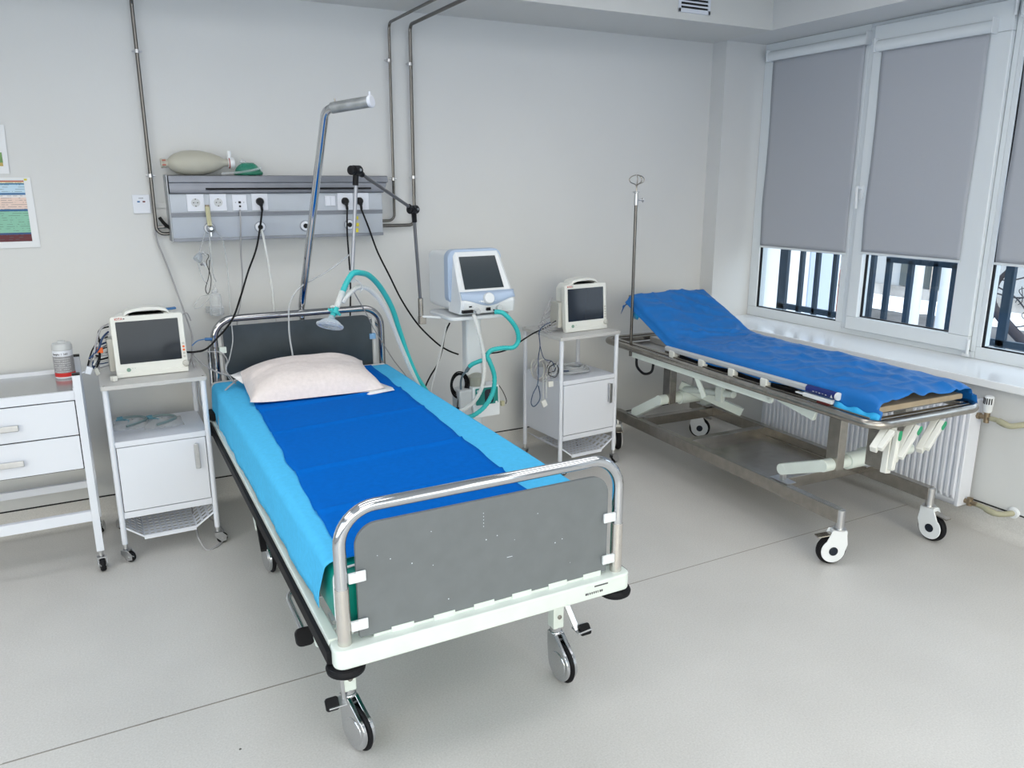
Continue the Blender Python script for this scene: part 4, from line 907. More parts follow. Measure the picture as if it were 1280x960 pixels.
for s_ in secs: bk += [(s_[0][0],3.80 if s_[0][2] < 1.30 else 3.84,s_[0][2]),(s_[3][0],3.80 if s_[0][2] < 1.30 else 3.84,s_[0][2])]
o = len(vs); vs += bk
fs += [(i*4, o+i*2, o+i*2+2, i*4+4) for i in range(n-1)]+[(i*4+3, o+i*2+1, o+i*2+3, i*4+7) for i in range(n-1)]+[(o+i*2, o+i*2+1, o+i*2+3, o+i*2+2) for i in range(n-1)]
fs += [(0,1,2,3,o+1,o),((n-1)*4,(n-1)*4+1,(n-1)*4+2,(n-1)*4+3,o+2*n-1,o+2*n-2)]
b.add(vs, fs); obj('front_shell', b, 'vent_w', vt, bev=.006, ang=30)
# pale blue collar behind the face and pale grey body behind it
b = MB(); b.prism(rrect(.31,.285,.045,6,1.800,1.222), (0,3.775,0), (1,0,0), (0,0,1), (0,.055,0)); obj('blue_collar', b, 'vent_b', vt, bev=.006)
b = MB(); b.prism(rrect(.288,.296,.030,6,1.797,1.195), (0,3.79,0), (1,0,0), (0,0,1), (0,.27,0)); obj('rear_body', b, 'vent_w', vt, bev=.012)
def on_face(z, dy=0.0):
    for i in range(len(face)-1):
        a, c = face[i], face[i+1]
        if a.z <= z <= c.z: t = (z-a.z)/(c.z-a.z+1e-9); return a.y+(c.y-a.y)*t+dy
    return face[-1].y+dy
# screen
b = MB(); yb, yt = on_face(1.170,-.003), on_face(1.328,-.003)
b.add([(1.693,yb,1.170),(1.917,yb,1.170),(1.908,yt,1.328),(1.700,yt,1.328)], [(0,1,2,3)]); obj('screen', b, 'screen_grey', vt, smooth=False, solid=.002)
# pale blue swoosh band with dial
b = MB(); top = 1.158; vs = []; N = 24
for i in range(N+1):
    u = i/N; x = 1.662+(1.968-1.662)*u; zb = 1.120-.036*math.sin(PI*u)**2; l = [(x, on_face(top,-.0025), top), (x, on_face((top+zb)/2,-.003), (top+zb)/2), (x, on_face(zb,-.0025), zb)]; vs += l
b.add(vs, [(i*3+k, i*3+k+1, i*3+3+k+1, i*3+3+k) for i in range(N) for k in range(2)]); obj('blue_band', b, 'vent_b', vt, solid=.003, ang=60)
dz = 1.120; dc = Vector((1.812,on_face(dz,-.002),dz)); b = MB(); b.lathe([(.030,0),(.030,.012),(.026,.018),(.001,.019)], dc, (0,-1,.3), 30); obj('dial', b, 'vent_w', vt)
b = MB(); b.box(1.700,1.716,on_face(1.085,-.003),on_face(1.085,.004),1.081,1.088); obj('dark_port', b, 'black', vt); b = MB(); b.box(1.664,1.722,3.636,3.66,1.052,1.068); obj('inlet_recess', b, 'black', vt); b = MB()
for i in range(4): b.box(1.800+i*.006,1.8025+i*.006,3.634,3.650,1.058,1.074)
b.cyl((1.843,3.645,1.058),(1.843,3.637,1.058),.004,10); obj('speaker_slots', b, 'black', vt)
b = MB(); b.cyl((1.872,3.652,1.070),(1.872,3.628,1.070),.016,18); b.cyl((1.742,3.655,1.068),(1.742,3.615,1.060),.013,16); obj('gas_port', b, 'vent_g', vt)
b = MB(); b.prism(rrect(.36,.32,.05,6,1.79,3.83), (0,0,1.010), (1,0,0), (0,1,0), (0,0,.020)); b.bar((1.60,3.78,1.018),(1.500,3.79,1.030),.03,.012); obj('stand_platform', b, 'vent_w', vt, bev=.006)
b = MB(); b.prism(rrect(.092,.075,.018,5,1.815,3.86), (0,0,.15), (1,0,0), (0,1,0), (0,0,.865)); obj('column', b, 'vent_w', vt, bev=.002)
b = MB()
for a in (.25, 1.75, 3.3, 4.75):
    e = Vector((1.815+.30*math.cos(a), 3.86+.27*math.sin(a)*(.75 if a < 3 else 1), .10)); b.bar((1.815,3.86,.135), e, .055, .045)
b.cyl((1.815,3.86,.10),(1.815,3.86,.16),.075,24); obj('star_base', b, 'vent_w', vt, bev=.008)
for a in (.25, 1.75, 3.3, 4.75):
    caster(vt, 1.815+.28*math.cos(a), 3.86+.25*math.sin(a)*(.75 if a < 3 else 1), .105, .036, a+1, 'steel_lt', wid=.024, off=.02)
b = MB(); b.cyl((1.497,3.795,1.03),(1.497,3.795,1.125),.013,16); b.box(1.485,1.52,3.78,3.81,.99,1.03); obj('arm_socket', b, 'steel', vt, bev=.002)
# hinged circuit arm
am = thing('circuit_arm', 'hinged grey rod arm with black joints holding the breathing hoses over the pillow', 'arm', (1.497,3.795,1.03))
J1 = aty(517,262,3.72); J2 = aty(445,213,3.36); E3 = aty(440,347,3.36); B0 = Vector((1.497,3.795,1.10))
M['rod'] = mat('grey_metal_rod', (.20,.20,.21), .32, .7)
b = MB(); b.tube([B0, J1-Vector((0,0,.02))], .0085, 12); obj('arm_rod', b, 'rod', am)
b = MB(); b.tube([J1, J2], .0080, 12); obj('arm_rod', b, 'rod', am)
b = MB(); b.tube([J2-Vector((0,0,.03)), E3], .0082, 12); obj('arm_rod', b, mat('pale_grey_rod', (.36,.37,.41), .35, .5), am)
for J, dn, ar in ((J1, B0, J2), (J2, E3, J1)):
    b = MB(); b.cyl(J+Vector((-.018,-.016,0)), J+Vector((.018,.012,0)), .021, 20); b.lathe([(.019,0),(.020,.016),(.014,.020)], J+Vector((-.018,-.018,0)), (-1,-.6,0), 12)
    b.cyl(J, J+(dn-J).normalized()*.062, .0125, 14); b.cyl(J, J+(ar-J).normalized()*.055, .0125, 14); jo = obj('joint_knob', b, 'black', am, bev=.002)
    b = MB(); b.cyl(J+Vector((.012,-.020,.002)), J+Vector((.014,-.024,.002)), .006, 12); obj('joint_screw', b, 'steel_lt', jo)
b = MB(); b.box(E3.x-.012,E3.x+.012,E3.y-.010,E3.y+.010,E3.z-.02,E3.z+.030); b.tube(catmull([E3, E3+Vector((.03,-.01,-.02)), E3+Vector((.042,-.01,-.05)), E3+Vector((.028,-.01,-.064))]), .004, 8); b.tube(catmull([E3+Vector((-.02,-.02,-.045)), E3+Vector((-.05,-.02,-.05)), E3+Vector((-.062,-.02,-.075)), E3+Vector((-.060,-.02,-.09))]), .003, 8); obj('hose_hook', b, 'vent_g', am, bev=.002)

# humidifier under the ventilator
hm = thing('humidifier', 'small white humidifier with teal and black display on the ventilator column', 'humidifier', (1.9,3.78,.5))
c = aty(608,500,3.735)
R3 = Matrix.Rotation(math.radians(-2), 3, 'X'); hx0, hx1 = aty(592,500,3.735).x, aty(625,500,3.735).x; hz0, hz1 = .455, .625
b = MB(); b.prism([(3.735,hz0),(3.735,hz0+.05),(3.745,hz1),(3.84,hz1),(3.86,hz0)], (hx0,0,0), (0,1,0), (0,0,1), (hx1-hx0,0,0)); obj('housing', b, 'vent_w', hm, bev=.005)
b = MB(); b.prism([(3.75,hz0+.005),(3.75,hz1-.01),(3.86,hz1-.01),(3.86,hz0+.005)], (hx0-.075,0,0), (0,1,0), (0,0,1), (.078,0,0)); obj('side_housing', b, 'vent_g', hm, bev=.012)
b = MB(); b.prism(rrect(hx1-hx0-.026,.092,.006,3,(hx0+hx1)/2,hz0+.118), (0,3.7365-.055*(hz0+.118),0), (1,0,.0), (0,.055,1), (0,-.004,0)); fp = obj('teal_faceplate', b, mat('dark_teal_label', (.0,.19,.17), .4), hm)
b = MB(); b.prism(rrect(.052,.078,.016,5,(hx0+hx1)/2+.012,hz0+.116), (0,3.7335-.055*(hz0+.116),0), (1,0,0), (0,.055,1), (0,-.003,0)); obj('black_display', b, 'screen_blue', fp)
b = MB(); 
for dx, dz in ((.056,.077),(-.055,.150)): b.cyl(((hx0+hx1)/2+dx,3.742,hz0+dz),((hx0+hx1)/2+dx,3.728,hz0+dz),.007,14)
obj('button', b, 'vent_w', fp)
b = MB(); b.cyl(((hx0+hx1)/2-.03,3.80,hz1),((hx0+hx1)/2-.03,3.80,hz1+.045),.048,24); b.lathe([(.050,0),(.050,.006),(.02,.020)], ((hx0+hx1)/2-.03,3.80,hz1+.045), n=24); obj('water_chamber', b, mat('cloudy_chamber', (.42,.43,.38), .3, trans=.3), hm)

# ================================================================== wheeled stretcher (local frame: x across, y along, near end at y=0)
GA = -math.atan(.040)
GL = Vector((3.180, 2.03, 0))
gt = thing('stretcher_trolley', 'stainless steel wheeled stretcher with raised backrest by the window', 'stretcher', GL, GA)
HL = -.380; HR = .290; LEN = 2.085; ZT = .720; K = dict(world=False)
b = MB(); P = fillet([(HL,.5,ZT),(HL,0,ZT),(HR,0,ZT),(HR,LEN,ZT),(HL,LEN,ZT),(HL,.5,ZT)], .07, 8); b.tube(P, .0195, 16, closed=False); obj('bumper_tube', b, 'steel', gt, **K)
b = MB(); b.bar((HL+.045,.06,ZT+.004),(HL+.045,LEN-.06,ZT+.004),.03,.028); b.bar((HR-.045,.06,ZT+.004),(HR-.045,LEN-.06,ZT+.004),.03,.028)
for y in (.05,.55,1.05,1.42,2.03): b.bar((HL+.03,y,ZT),(HR-.03,y,ZT),.03,.026)
obj('deck_frame', b, 'steel', gt, bev=.003, **K)
b = MB(); b.box(HL+.07,HR-.07,.08,1.36,ZT+.018,ZT+.024); obj('deck_plate', b, 'steel', gt, bev=.002, **K)
b = MB(); b.box(HL+.08,HR-.08,1.46,2.03,ZT-.03,ZT-.024); b.box(-.10,.0,1.55,1.98,ZT-.022,ZT+.016); obj('lower_tray_plate', b, 'steel_lt', gt, bev=.002, **K)
ZHI = 1.41   # backrest hinge
BA = math.radians(24); bd = Vector((0, math.cos(BA), math.sin(BA)))
hp = Vector((0, ZHI, ZT+.028))
b = MB()
for x in (-.25, .25): b.bar(hp+Vector((x,0,0)), hp+Vector((x,0,0))+bd*.62, .025, .02)
b.bar(hp+Vector((-.27,0,0))+bd*.62, hp+Vector((.27,0,0))+bd*.62, .02, .025)
vs = [hp+Vector((x,0,0))+bd*s for s in (.01,.60) for x in (-.26,.26)]; b.add(vs, [(0,1,3,2)])
obj('backrest_frame', b, 'steel', gt, solid=.003, **K)
b = MB(); b.tube([(-.12,1.50,ZT-.01),(-.12,1.80,ZT+.16)], .012, 10); b.tube([(.12,1.50,ZT-.01),(.12,1.80,ZT+.16)], .012, 10); obj('gas_strut', b, 'black', gt, **K)
# base frame
bx = .302; by0, by1 = .19, 2.02; zb = .232
for sg in (-1, 1):
    b = MB(); b.box(sg*bx-.021,sg*bx+.021,by0,by1,zb-.033,zb+.033); obj('base_beam', b, 'steel', gt, bev=.003, **K)
for y, h in ((.62,.03),(1.32,.03),(1.80,.03)):
    b = MB(); b.box(-bx,bx,y-.025,y+.025,zb-h,zb+h-.002); obj('cross_beam', b, 'steel', gt, bev=.003, **K)
b = MB(); b.box(-.27,.27,.64,1.30,zb-.020,zb-.016); obj('base_tray', b, 'steel', gt, **K)
# vertical posts, torque tubes, levers, brackets
for y0, ylen, ze in ((.33,.25,.325),(1.60,.25,.285)):
    for x in (-.215, .215): b = MB(); b.box(x-.024,x+.024,y0-.034,y0+.034,.40,ZT); obj('lift_post', b, 'steel', gt, bev=.002, **K)
    b = MB(); b.cyl((-.285,y0,.425),(.285,y0,.425),.030,20); b.cyl((-.14,y0,.425),(.02,y0,.425),.040,20); 
    obj('torque_tube', b, 'cream', gt, **K)
    for x in (-.275, .275):
        b = MB(); a = Vector((x,y0,.425)); c = Vector((x,y0+ylen,ze)); b.bar(a,c,.040,.056); b.cyl(a-Vector((.021,0,0)),a+Vector((.021,0,0)),.030,24); b.cyl(c-Vector((.021,0,0)),c+Vector((.021,0,0)),.028,24); lv = obj('lift_lever', b, 'cream', gt, bev=.003, **K)
        b = MB(); b.box(x-.012,x+.012,y0+ylen-.012,y0+ylen+.012,zb+.03,ze); b.box(x-.03,x+.03,y0+ylen-.06,y0+ylen+.06,zb+.033,zb+.038); obj('pivot_bracket', b, 'steel_lt', lv, bev=.002, **K)
b = MB(); b.tube([(-.10,1.62,.47),(-.16,1.10,.565)], .020, 12); b.box(-.18,-.15,1.18,1.23,.50,.62); b.bar((-.12,1.62,.50),(.14,1.35,.36),.03,.05); obj('gas_spring', b, 'cream', gt, bev=.003, **K)
# near side folded guard rail
sx = -.356; ra, rb = .245, 1.50; ZR = .782
b = MB()
for r_ in ((ra+.17, rb),): b.bar((sx+.022,r_[0],ZR),(sx+.022,r_[1],ZR-.012),.026,.030)
rl = obj('guard_rail', b, 'rail', gt, bev=.010, **K)
b = MB(); b.cyl((sx+.022,ra+.005,ZR+.002),(sx+.022,ra+.175,ZR+.0),.0175,20); g = obj('rail_grip', b, 'navy', gt, **K)
b = MB(); b.cyl((sx+.022,ra-.004,ZR+.002),(sx+.022,ra+.006,ZR+.002),.0180,20); obj('grip_end_cap', b, 'vent_w', g, **K)
b = MB(); b.add([(sx+.0038,ra+.030,ZR-.008),(sx+.0038,ra+.014,ZR-.008),(sx+.0038,ra+.022,ZR+.008)], [(0,1,2)]); 
for i in range(5): b.box(sx+.0035,sx+.0045,ra+.05+i*.018,ra+.058+i*.018,ZR-.004+.002*(i%2),ZR+.0)
obj('grip_print', b, 'vent_g', g, smooth=False, **K)
b = MB(); b.box(sx+.006,sx+.040,ra+.02,ra+.19,ZR-.040,ZR-.020); b.box(sx+.010,sx+.034,ra+.19,ra+.24,ZR-.036,ZR-.028); obj('latch_housing', b, 'vent_w', g, bev=.005, **K)
b = MB(); b.box(sx+.002,sx+.02,ra+.03,ra+.10,ZR-.048,ZR-.038); obj('release_button', b, mat('dark_red', (.10,.01,.01), .5), g, bev=.002, **K)
for y in (1.425, 1.165, .925, .690):
    b = MB(); b.box(sx+.005,sx+.040,y-.024,y+.024,ZR-.066,ZR-.012); obj('rail_bracket', b, 'mon', gt, bev=.008, **K)
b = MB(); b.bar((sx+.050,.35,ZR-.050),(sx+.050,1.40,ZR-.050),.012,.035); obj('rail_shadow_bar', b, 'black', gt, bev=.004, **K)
b = MB(); lx = -.352; b.bar((lx,.63,.676),(lx,1.80,.676),.014,.034); b.lathe([(.017,0),(.017,.014)], (lx-.007,.63,.676), (1,0,0), 20); 
for y in (1.52, .95): b.cyl((lx-.011,y,.676),(lx-.006,y,.676),.006,12)
obj('lower_rail_bar', b, 'cream', gt, bev=.004, **K)
b = MB(); b.bar((-.345,1.20,.67),(-.33,1.14,.56),.010,.03); obj('rail_link', b, 'cream', gt, bev=.002, **K)
b = MB(); b.tube(catmull([(-.352,1.76,.66),(-.356,1.745,.61),(-.352,1.68,.58),(-.348,1.61,.605),(-.350,1.59,.66)]), .008, 8); obj('strap', b, 'black', gt, **K)
b = MB(); b.prism([(.36,.70),(.63,.70),(.60,.672),(.38,.635)], (-.33,0,0), (0,1,0), (0,0,1), (.02,0,0)); obj('side_gusset', b, 'cream', gt, bev=.003, **K)
b = MB(); b.box(-.275,-.25,.03,.12,.50,ZT-.01); obj('end_bracket', b, 'steel', gt, bev=.004, **K)
# release handles under the near end
for i, (x, an, ln) in enumerate(((-.285,.60,.130),(-.255,1.42,.200),(-.125,.75,.200),(.030,.70,.185))):
    b = MB(); top = Vector((x, .0, ZT-.022)); d = Vector((-math.cos(an)*.95, -math.cos(an)*.15, -math.sin(an))).normalized()
    b.bar(top+Vector((0,.02,0)), top+d*ln+Vector((0,.01,0)), .034, .030, up=(0,1,.3)); b.bar(top+d*.01+Vector((0,-.012,0)), top+d*(ln*.90)+Vector((0,-.014,0)), .024, .024, up=(0,1,.3))
    h = obj('release_handle', b, 'mon', gt, bev=.004, **K)
    if i:
        b = MB(); q = top+d*.026+Vector((0,-.0262,-.002)); u = d; 
        b.prism(rrect(.044,.021,.010,5), q, d, Vector((0,1,0)).cross(d).normalized(), (0,-.0012,0)); obj('green_label', b, 'green', h, **K)
# casters
for x, y, a in ((-bx,by0-.0,-2.9),(bx,by0-.0,-.9),(-bx,by1,-1.35),(bx,by1,3.5)):
    pass
def gcaster(x, y, a):
    ang = a; d = Vector((math.cos(ang), math.sin(ang), 0)); s = Vector((-d.y, d.x, 0)); off = .030; rw = .070; cc = Vector((x, y, rw))+d*off
    b = MB(); wd = .036
    for k in (-1, 1):
        o = cc+s*(k*wd/2); R = rw*.80
        poly = [(R*math.cos(math.radians(t)), R*math.sin(math.radians(t))) for t in range(-178, 60, 7)]+[(-off+.040, .168-rw), (-off-.026, .168-rw), (-off-.036, .03)]
        b.prism(poly, o, d, (0,0,1), s*(k*.008))
    b.bar(Vector((x,y,.148))-d*.030, Vector((x,y,.148))+d*.035, wd+.014, .04)
    f = obj('caster', b, 'vent_w', gt, bev=.005, **K)
    b = MB(); b.cyl((x,y,.165),(x,y,.262),.0195,20); b.lathe([(.030,0),(.030,.005)], (x,y,.168), n=20); obj('caster_stem', b, 'steel_lt', f, **K)
    b = MB(); w2 = wd/2-.002; b.lathe([(rw*.5,-w2*.9),(rw*.90,-w2),(rw*.98,-w2*.5),(rw,0),(rw*.98,w2*.5),(rw*.90,w2),(rw*.5,w2*.9)], cc, s, 44); obj('wheel', b, 'rubber', f, **K)
    b = MB(); b.cyl(cc-s*(wd/2+.0095), cc+s*(wd/2+.0095), rw*.30, 24); obj('hub_cap', b, 'screen_blue', f, **K)
    b = MB(); b.bar(Vector((x,y,.150))+d*.02, Vector((x,y,.135))+d*.105, .042, .006); obj('brake_lever', b, 'steel', f, bev=.002, **K)
gcaster(-bx, by0+.0, 2.75); gcaster(bx, by0+.0, -1.50); gcaster(-bx, by1, -2.0); gcaster(bx, by1-.05, -.70)
# infusion pole standing in the tube
ip = Vector((HL+.03, 1.83, ZT))
b = MB(); b.cyl(ip+Vector((0,0,-.06)), ip+Vector((0,0,.855)), .0095, 14); po = obj('infusion_pole', b, 'pipe', gt, **K)
b = MB(); b.cyl(ip+Vector((0,0,.85)), ip+Vector((0,0,.91)), .013, 14); b.lathe([(.012,0),(.022,.003),(.022,.007),(.012,.010)], ip+Vector((0,0,.92)), n=20); b.cyl(ip+Vector((0,0,.905)), ip+Vector((0,0,.925)), .010, 14); b.cyl(ip+Vector((0,0,.88)), ip+Vector((.045,-.01,.88)), .005, 10); b.lathe([(.012,0),(.014,.005),(.010,.012)], ip+Vector((.036,-.01,.88)), (1,0,0), 8); obj('pole_clamp', b, 'steel_lt', po, **K)
b = MB()
for a in (PI, PI*.60, PI*.42, 0):
    d = Vector((math.cos(a), -.6*math.sin(a), 0)); o = ip+Vector((0,0,.93))
    b.tube(catmull([o, o+d*.006+Vector((0,0,.035)), o+d*.042+Vector((0,0,.050)), o+d*.052+Vector((0,0,.068)), o+d*.036+Vector((0,0,.084)), o+d*.006+Vector((0,0,.092))]), .0028, 8)
obj('bag_hooks', b, 'steel', po, **K)

# stretcher mattress and blue film sheet: profile height along the stretcher
def gz(y):
    zf_ = ZT+.020
    if y < ZHI-.12: return zf_
    t = max(0, y-ZHI); z = zf_+t*math.tan(BA)
    k = max(0, 1-abs(y-ZHI)/.12); return z+.012*k*k
TH = .072
def surf(u, y, lift=0): pass
GMAT = Matrix.Translation(GL)@Matrix.Rotation(GA, 4, 'Z')@Matrix.Translation((-.022,0,0))
def Gm(x, y, z): return GMAT@Vector((x, y, z))
# arc-length parameter along the body so the raised part keeps its length
def along(s):
    s0 = ZHI-.03
    if s <= s0: return Vector((0, s, ZT+.024)), Vector((0,0,1)), 0
    t = min(1, (s-s0)/.16); a = BA*t
    p = Vector((0, s0, ZT+.024)); n = 24; ds = (s-s0)/n
    for i in range(n):
        aa = BA*min(1, ((i+.5)*ds)/.16); p += Vector((0, math.cos(aa), math.sin(aa)))*ds
    return p, Vector((0, -math.sin(a), math.cos(a))), a
S0, S1 = .045, 1.985
b = MB(); N = 60; hw = .272; vs = []
for j in range(N+1):
    p, nn, a = along(S0+.02+(S1-S0-.04)*j/N)
    for x, h in ((-hw,.004),(-hw,.024),(-hw+.01,.030),(hw-.01,.030),(hw,.024),(hw,.004)): vs.append(GMAT@(p+nn*h+Vector((x,0,0))))
b.add(vs, [(j*6+k, j*6+(k+1)%6, j*6+6+(k+1)%6, j*6+6+k) for j in range(N) for k in range(6)]+[tuple(range(6)), tuple(N*6+k for k in range(6))])
tag(obj('stretcher_mattress', b, 'tan', bev=.004), 'tan foam pad peeking out at the near end of the stretcher', 'mattress')
b = MB(); NU = 60; NV = 190; vs = []; mi = []
cross = []
def crs(h_l, h_r):
    P = []
    for k in range(8): P.append((-hw-.022-.014*(1-k/7), -h_l*(1-k/7)+TH-.030))
    for k in range(1, 6): a = k/5*PI/2; P.append((-hw-.022+.026-.026*math.cos(a), TH-.030+.034*math.sin(a)))
    for k in range(1, 40): P.append((-hw+.004+(2*hw-.008)*k/40, TH+.004))
    for k in range(0, 6): a = k/5*PI/2; P.append((hw-.004+.026*math.sin(a), TH-.030+.034*math.cos(a)))
    for k in range(1, 8): P.append((hw+.022+.014*k/7, TH-.030-h_r*k/7))
    return P
def wr(x, s):
    # creases of a crumpled plastic film: folds fanning out from the hinge, packing folds across
    w = noise.noise(Vector((x*3.5, s*2.2, 1)))*.010
    r = 1-abs(noise.noise(Vector((x*5+s*2.2, s*2.6-x, 4))))*2; w += max(0, r-.50)*.026
    r = 1-abs(noise.noise(Vector((x*9-s*3.0, s*4, 8))))*2; w += max(0, r-.62)*.020
    r = 1-abs(noise.noise(Vector((x*2.5+s*6.0, s*1.5, 12))))*2; w += max(0, r-.68)*.022
    for c in (.42,.80,1.16,1.60,1.84): w += .003*math.exp(-((s-c-.02*math.sin(x*5))/.006)**2)
    w += .003*math.exp(-((x-.04-.05*(s-1))/.005)**2)
    return w*(1-.65*max(0, min(1, (abs(x)-.20)/.07)))
for j in range(NV+1):
    s = S0+(S1-S0)*j/NV; p, nn, a = along(s); v = j/NV
    hl = (.050 if s < .26 else .030)+.014*noise.noise(Vector((s*3, 0, 0)))+(.025 if s < .25 else 0)-.02*(s > 1.4); hr = .050
    for i, (x, h) in enumerate(crs(max(.02, hl), hr)):
        side = max(0, (TH-.035-h)/.05); wv = wr(x, s)*(.6 if side > 0 else 1); sd = math.copysign(1, x)
        xx = x+sd*side*noise.noise(Vector((s*8, sd, h*9)))*.016+sd*.004
        q = p+nn*(h+(wv if side <= 0 else 0))+Vector((xx,0,0))
        if j == 0: q += Vector((0, noise.noise(Vector((x*10,0,0)))*.012-.004, 0))
        if side <= 0 and s < S0+.06: q -= Vector((0,0,1))*(.020*(1-(s-S0)/.06)**2)
        if j == 0 and side > 0: q += Vector((0,-.02,-.006))
        vs.append(GMAT@q)
nu = len(crs(.06,.05)); b.add(vs, [(j*nu+i, j*nu+i+1, (j+1)*nu+i+1, (j+1)*nu+i) for j in range(NV) for i in range(nu-1)])
# end of the film at the raised head folds down behind
vs = []; p, nn, a = along(S1); C0 = crs(.06,.05)
for k, dn in enumerate((0,.03,.075)):
    for (x, h) in C0: vs.append(GMAT@(p+nn*(max(h, TH-.10)-dn if h > 0 else h)+Vector((x*(1-.0*k),.010*k,0))))
b.add(vs, [(j*nu+i, j*nu+i+1, (j+1)*nu+i+1, (j+1)*nu+i) for j in range(2) for i in range(nu-1)])
sh = tag(obj('blue_film_sheet', b, 'sheet_g', solid=.0012, ang=75), 'crumpled blue plastic-film sheet on the stretcher', 'sheet')
# paler underside flaps
b = MB(); N = 14; vs = []
for k in range(N+1):
    s = .02+.24*k/N; z = ZT+.018+.006*math.sin(k*1.1); wv = .030*(1-k/N)**.6
    vs += [Gm(-.312, s, z+.018), Gm(-.322-wv*.25, s-.004, z-.008-wv*.2)]
b.add(vs, [(2*k, 2*k+1, 2*k+3, 2*k+2) for k in range(N)]); obj('pale_flap', b, 'sheet_g_lt', sh, solid=.001, world=True)
b = MB(); p, nn, a = along(S1-.08); b.add([GMAT@(p+nn*q+Vector((x,y,0))) for x, y, q in ((-.300,0,.0),(-.303,-.10,.0),(-.295,-.07,-.045),(-.27,-.0,-.050))], [(0,1,2,3)]); obj('pale_flap', b, 'sheet_g_lt', sh, solid=.001)

# ================================================================== flowmeter and suction set on the panel
fm = thing('oxygen_flowmeter', 'chrome flowmeter with a yellowish tube plugged into the left gas outlet', 'flowmeter', (.565,4.20,1.48))
gx = .563
b = MB(); b.lathe([(.020,0),(.020,.014),(.015,.020),(.013,.036),(.008,.040)], (gx,4.218,1.482), (0,-1,0), 24); b.cyl((gx,4.195,1.465),(gx,4.195,1.445),.007,12); fb = obj('meter_body', b, 'chrome', fm)
b = MB(); b.cyl((gx-.004,4.19,1.497),(gx-.008,4.19,1.588),.011,16); obj('flow_tube', b, 'clear_yellow', fm)
b = MB(); b.cyl((gx-.004,4.19,1.497),(gx-.008,4.19,1.585),.0035,10); b.cyl((gx-.008,4.19,1.588),(gx-.008,4.19,1.596),.010,14); obj('tube_cap', b, 'brass', fm)
bt = thing('suction_bottle', 'clear plastic bottle hanging low on the wall behind the bed', 'bottle', (.58,4.33,1.15))
bc = aty(270,380,4.30); 
b = MB(); b.lathe([(.030,-.055),(.033,-.050),(.031,-.010),(.030,.035),(.026,.052),(.014,.060),(.012,.066)], bc, n=28); obj('bottle_body', b, 'clear', bt)
b = MB(); b.lathe([(.0145,.060),(.0145,.074),(.006,.078),(.004,.10),(.001,.12)], bc, n=16); obj('bottle_cap', b, 'clear', bt)
b = MB(); b.lathe([(.034,-.058),(.036,-.055),(.036,-.020),(.034,-.018)], bc, n=24); b.box(bc.x-.045,bc.x+.02,bc.y+.03,YB-.005,bc.z-.05,bc.z-.02); obj('bottle_holder', b, 'clear', bt, bev=.003)
def P(*a): return aty(*a)
g1 = 'clear tubes hanging from the flowmeter'
cable('clear_tube', [P(262,292,4.19),P(263,315,4.22),P(266,340,4.28),P(270,352,4.30)], .0035, 'clear_tube', 'clear tube from the flowmeter down to the bottle', 'tube', g1)
cable('clear_tube', [P(257,290,4.20),P(250,312,4.24),P(247,325,4.26),P(252,345,4.27),P(259,355,4.28)], .0030, 'clear_tube', 'clear tube bending left below the flowmeter', 'tube', g1)
cable('clear_tube', [P(268,286,4.20),P(278,300,4.23),P(283,325,4.28),P(286,360,4.31),P(288,392,4.30),P(290,402,4.2)], .0030, 'clear_tube', 'clear tube bowing right below the flowmeter', 'tube', g1)
cable('clear_tube', [P(262,368,4.30),P(250,372,4.33),P(243,384,4.34),P(250,384,4.33),P(262,373,4.32)], .0022, 'clear_tube', 'small clear tube loop left of the bottle', 'tube', g1)
cable('black_cord_loop', [P(247,318,4.28),P(256,317,4.27),P(261,320,4.26),P(258,328,4.26),P(262,340,4.27),P(264,350,4.27),P(262,364,4.27),P(259,367,4.27),P(257,360,4.27),P(261,345,4.27),P(262,325,4.27)], .0020, 'cord', 'thin black cord loop hanging under the flowmeter', 'cord')
mk2 = thing('oxygen_mask', 'small crumpled clear oxygen mask hanging under the flowmeter', 'mask', P(250,325,4.27))
b = MB(); c0 = P(248,322,4.27)
b.lathe([(.008,0),(.018,.010),(.026,.026),(.028,.040)], c0+Vector((.012,0,.02)), (-.5,-.3,-.8), 20, sx=1.1, sy=.7); obj('mask_shell', b, 'mask', mk2, solid=.001)
b = MB(); b.cyl(c0+Vector((.02,-.01,-.02)), c0+Vector((.03,-.012,-.045)), .007, 12); b.cyl(c0+Vector((.02,-.01,.03)), c0+Vector((.035,-.012,.012)), .007, 12); obj('mask_connector', b, 'clear', mk2)
b = MB(); b.cyl(c0+Vector((.014,-.022,-.030)), c0+Vector((.006,-.026,-.034)), .006, 12); obj('mask_valve', b, mat('grey_valve', (.2,.2,.22), .5), mk2)

# ================================================================== cables and hoses
cable('grey_cable', [Vector((.335,4.355,1.56)),P(193,278,4.35),P(196,300,4.35),P(208,330,4.35),P(220,362,4.34),P(231,392,4.25),P(240,420,4.10),P(240,448,4.02),P(247,468,3.98),P(250,500,3.99),P(262,520,4.0)], .0045, 'cord_grey', 'grey cable from the wall socket down behind the left monitor', 'cable')
cable('grey_cable', [P(300,262,4.215),P(301,285,4.20),P(301,315,4.25),P(303,350,4.28),P(300,380,4.28),P(297,396,4.25),P(296,420,4.22)], .0038, 'cord_grey', 'grey cable hanging straight from the data outlet of the panel', 'cable')
cable('mains_cable', [p4,P(325,285,4.18),P(320,312,4.18),P(310,340,4.15),P(301,370,4.05),P(290,400,3.99),P(272,422,3.98),P(258,436,3.98),P(243,440,3.97),P(230,440,3.99)], .0048, 'cord', 'black cord sagging from the panel to the left monitor', 'cord')
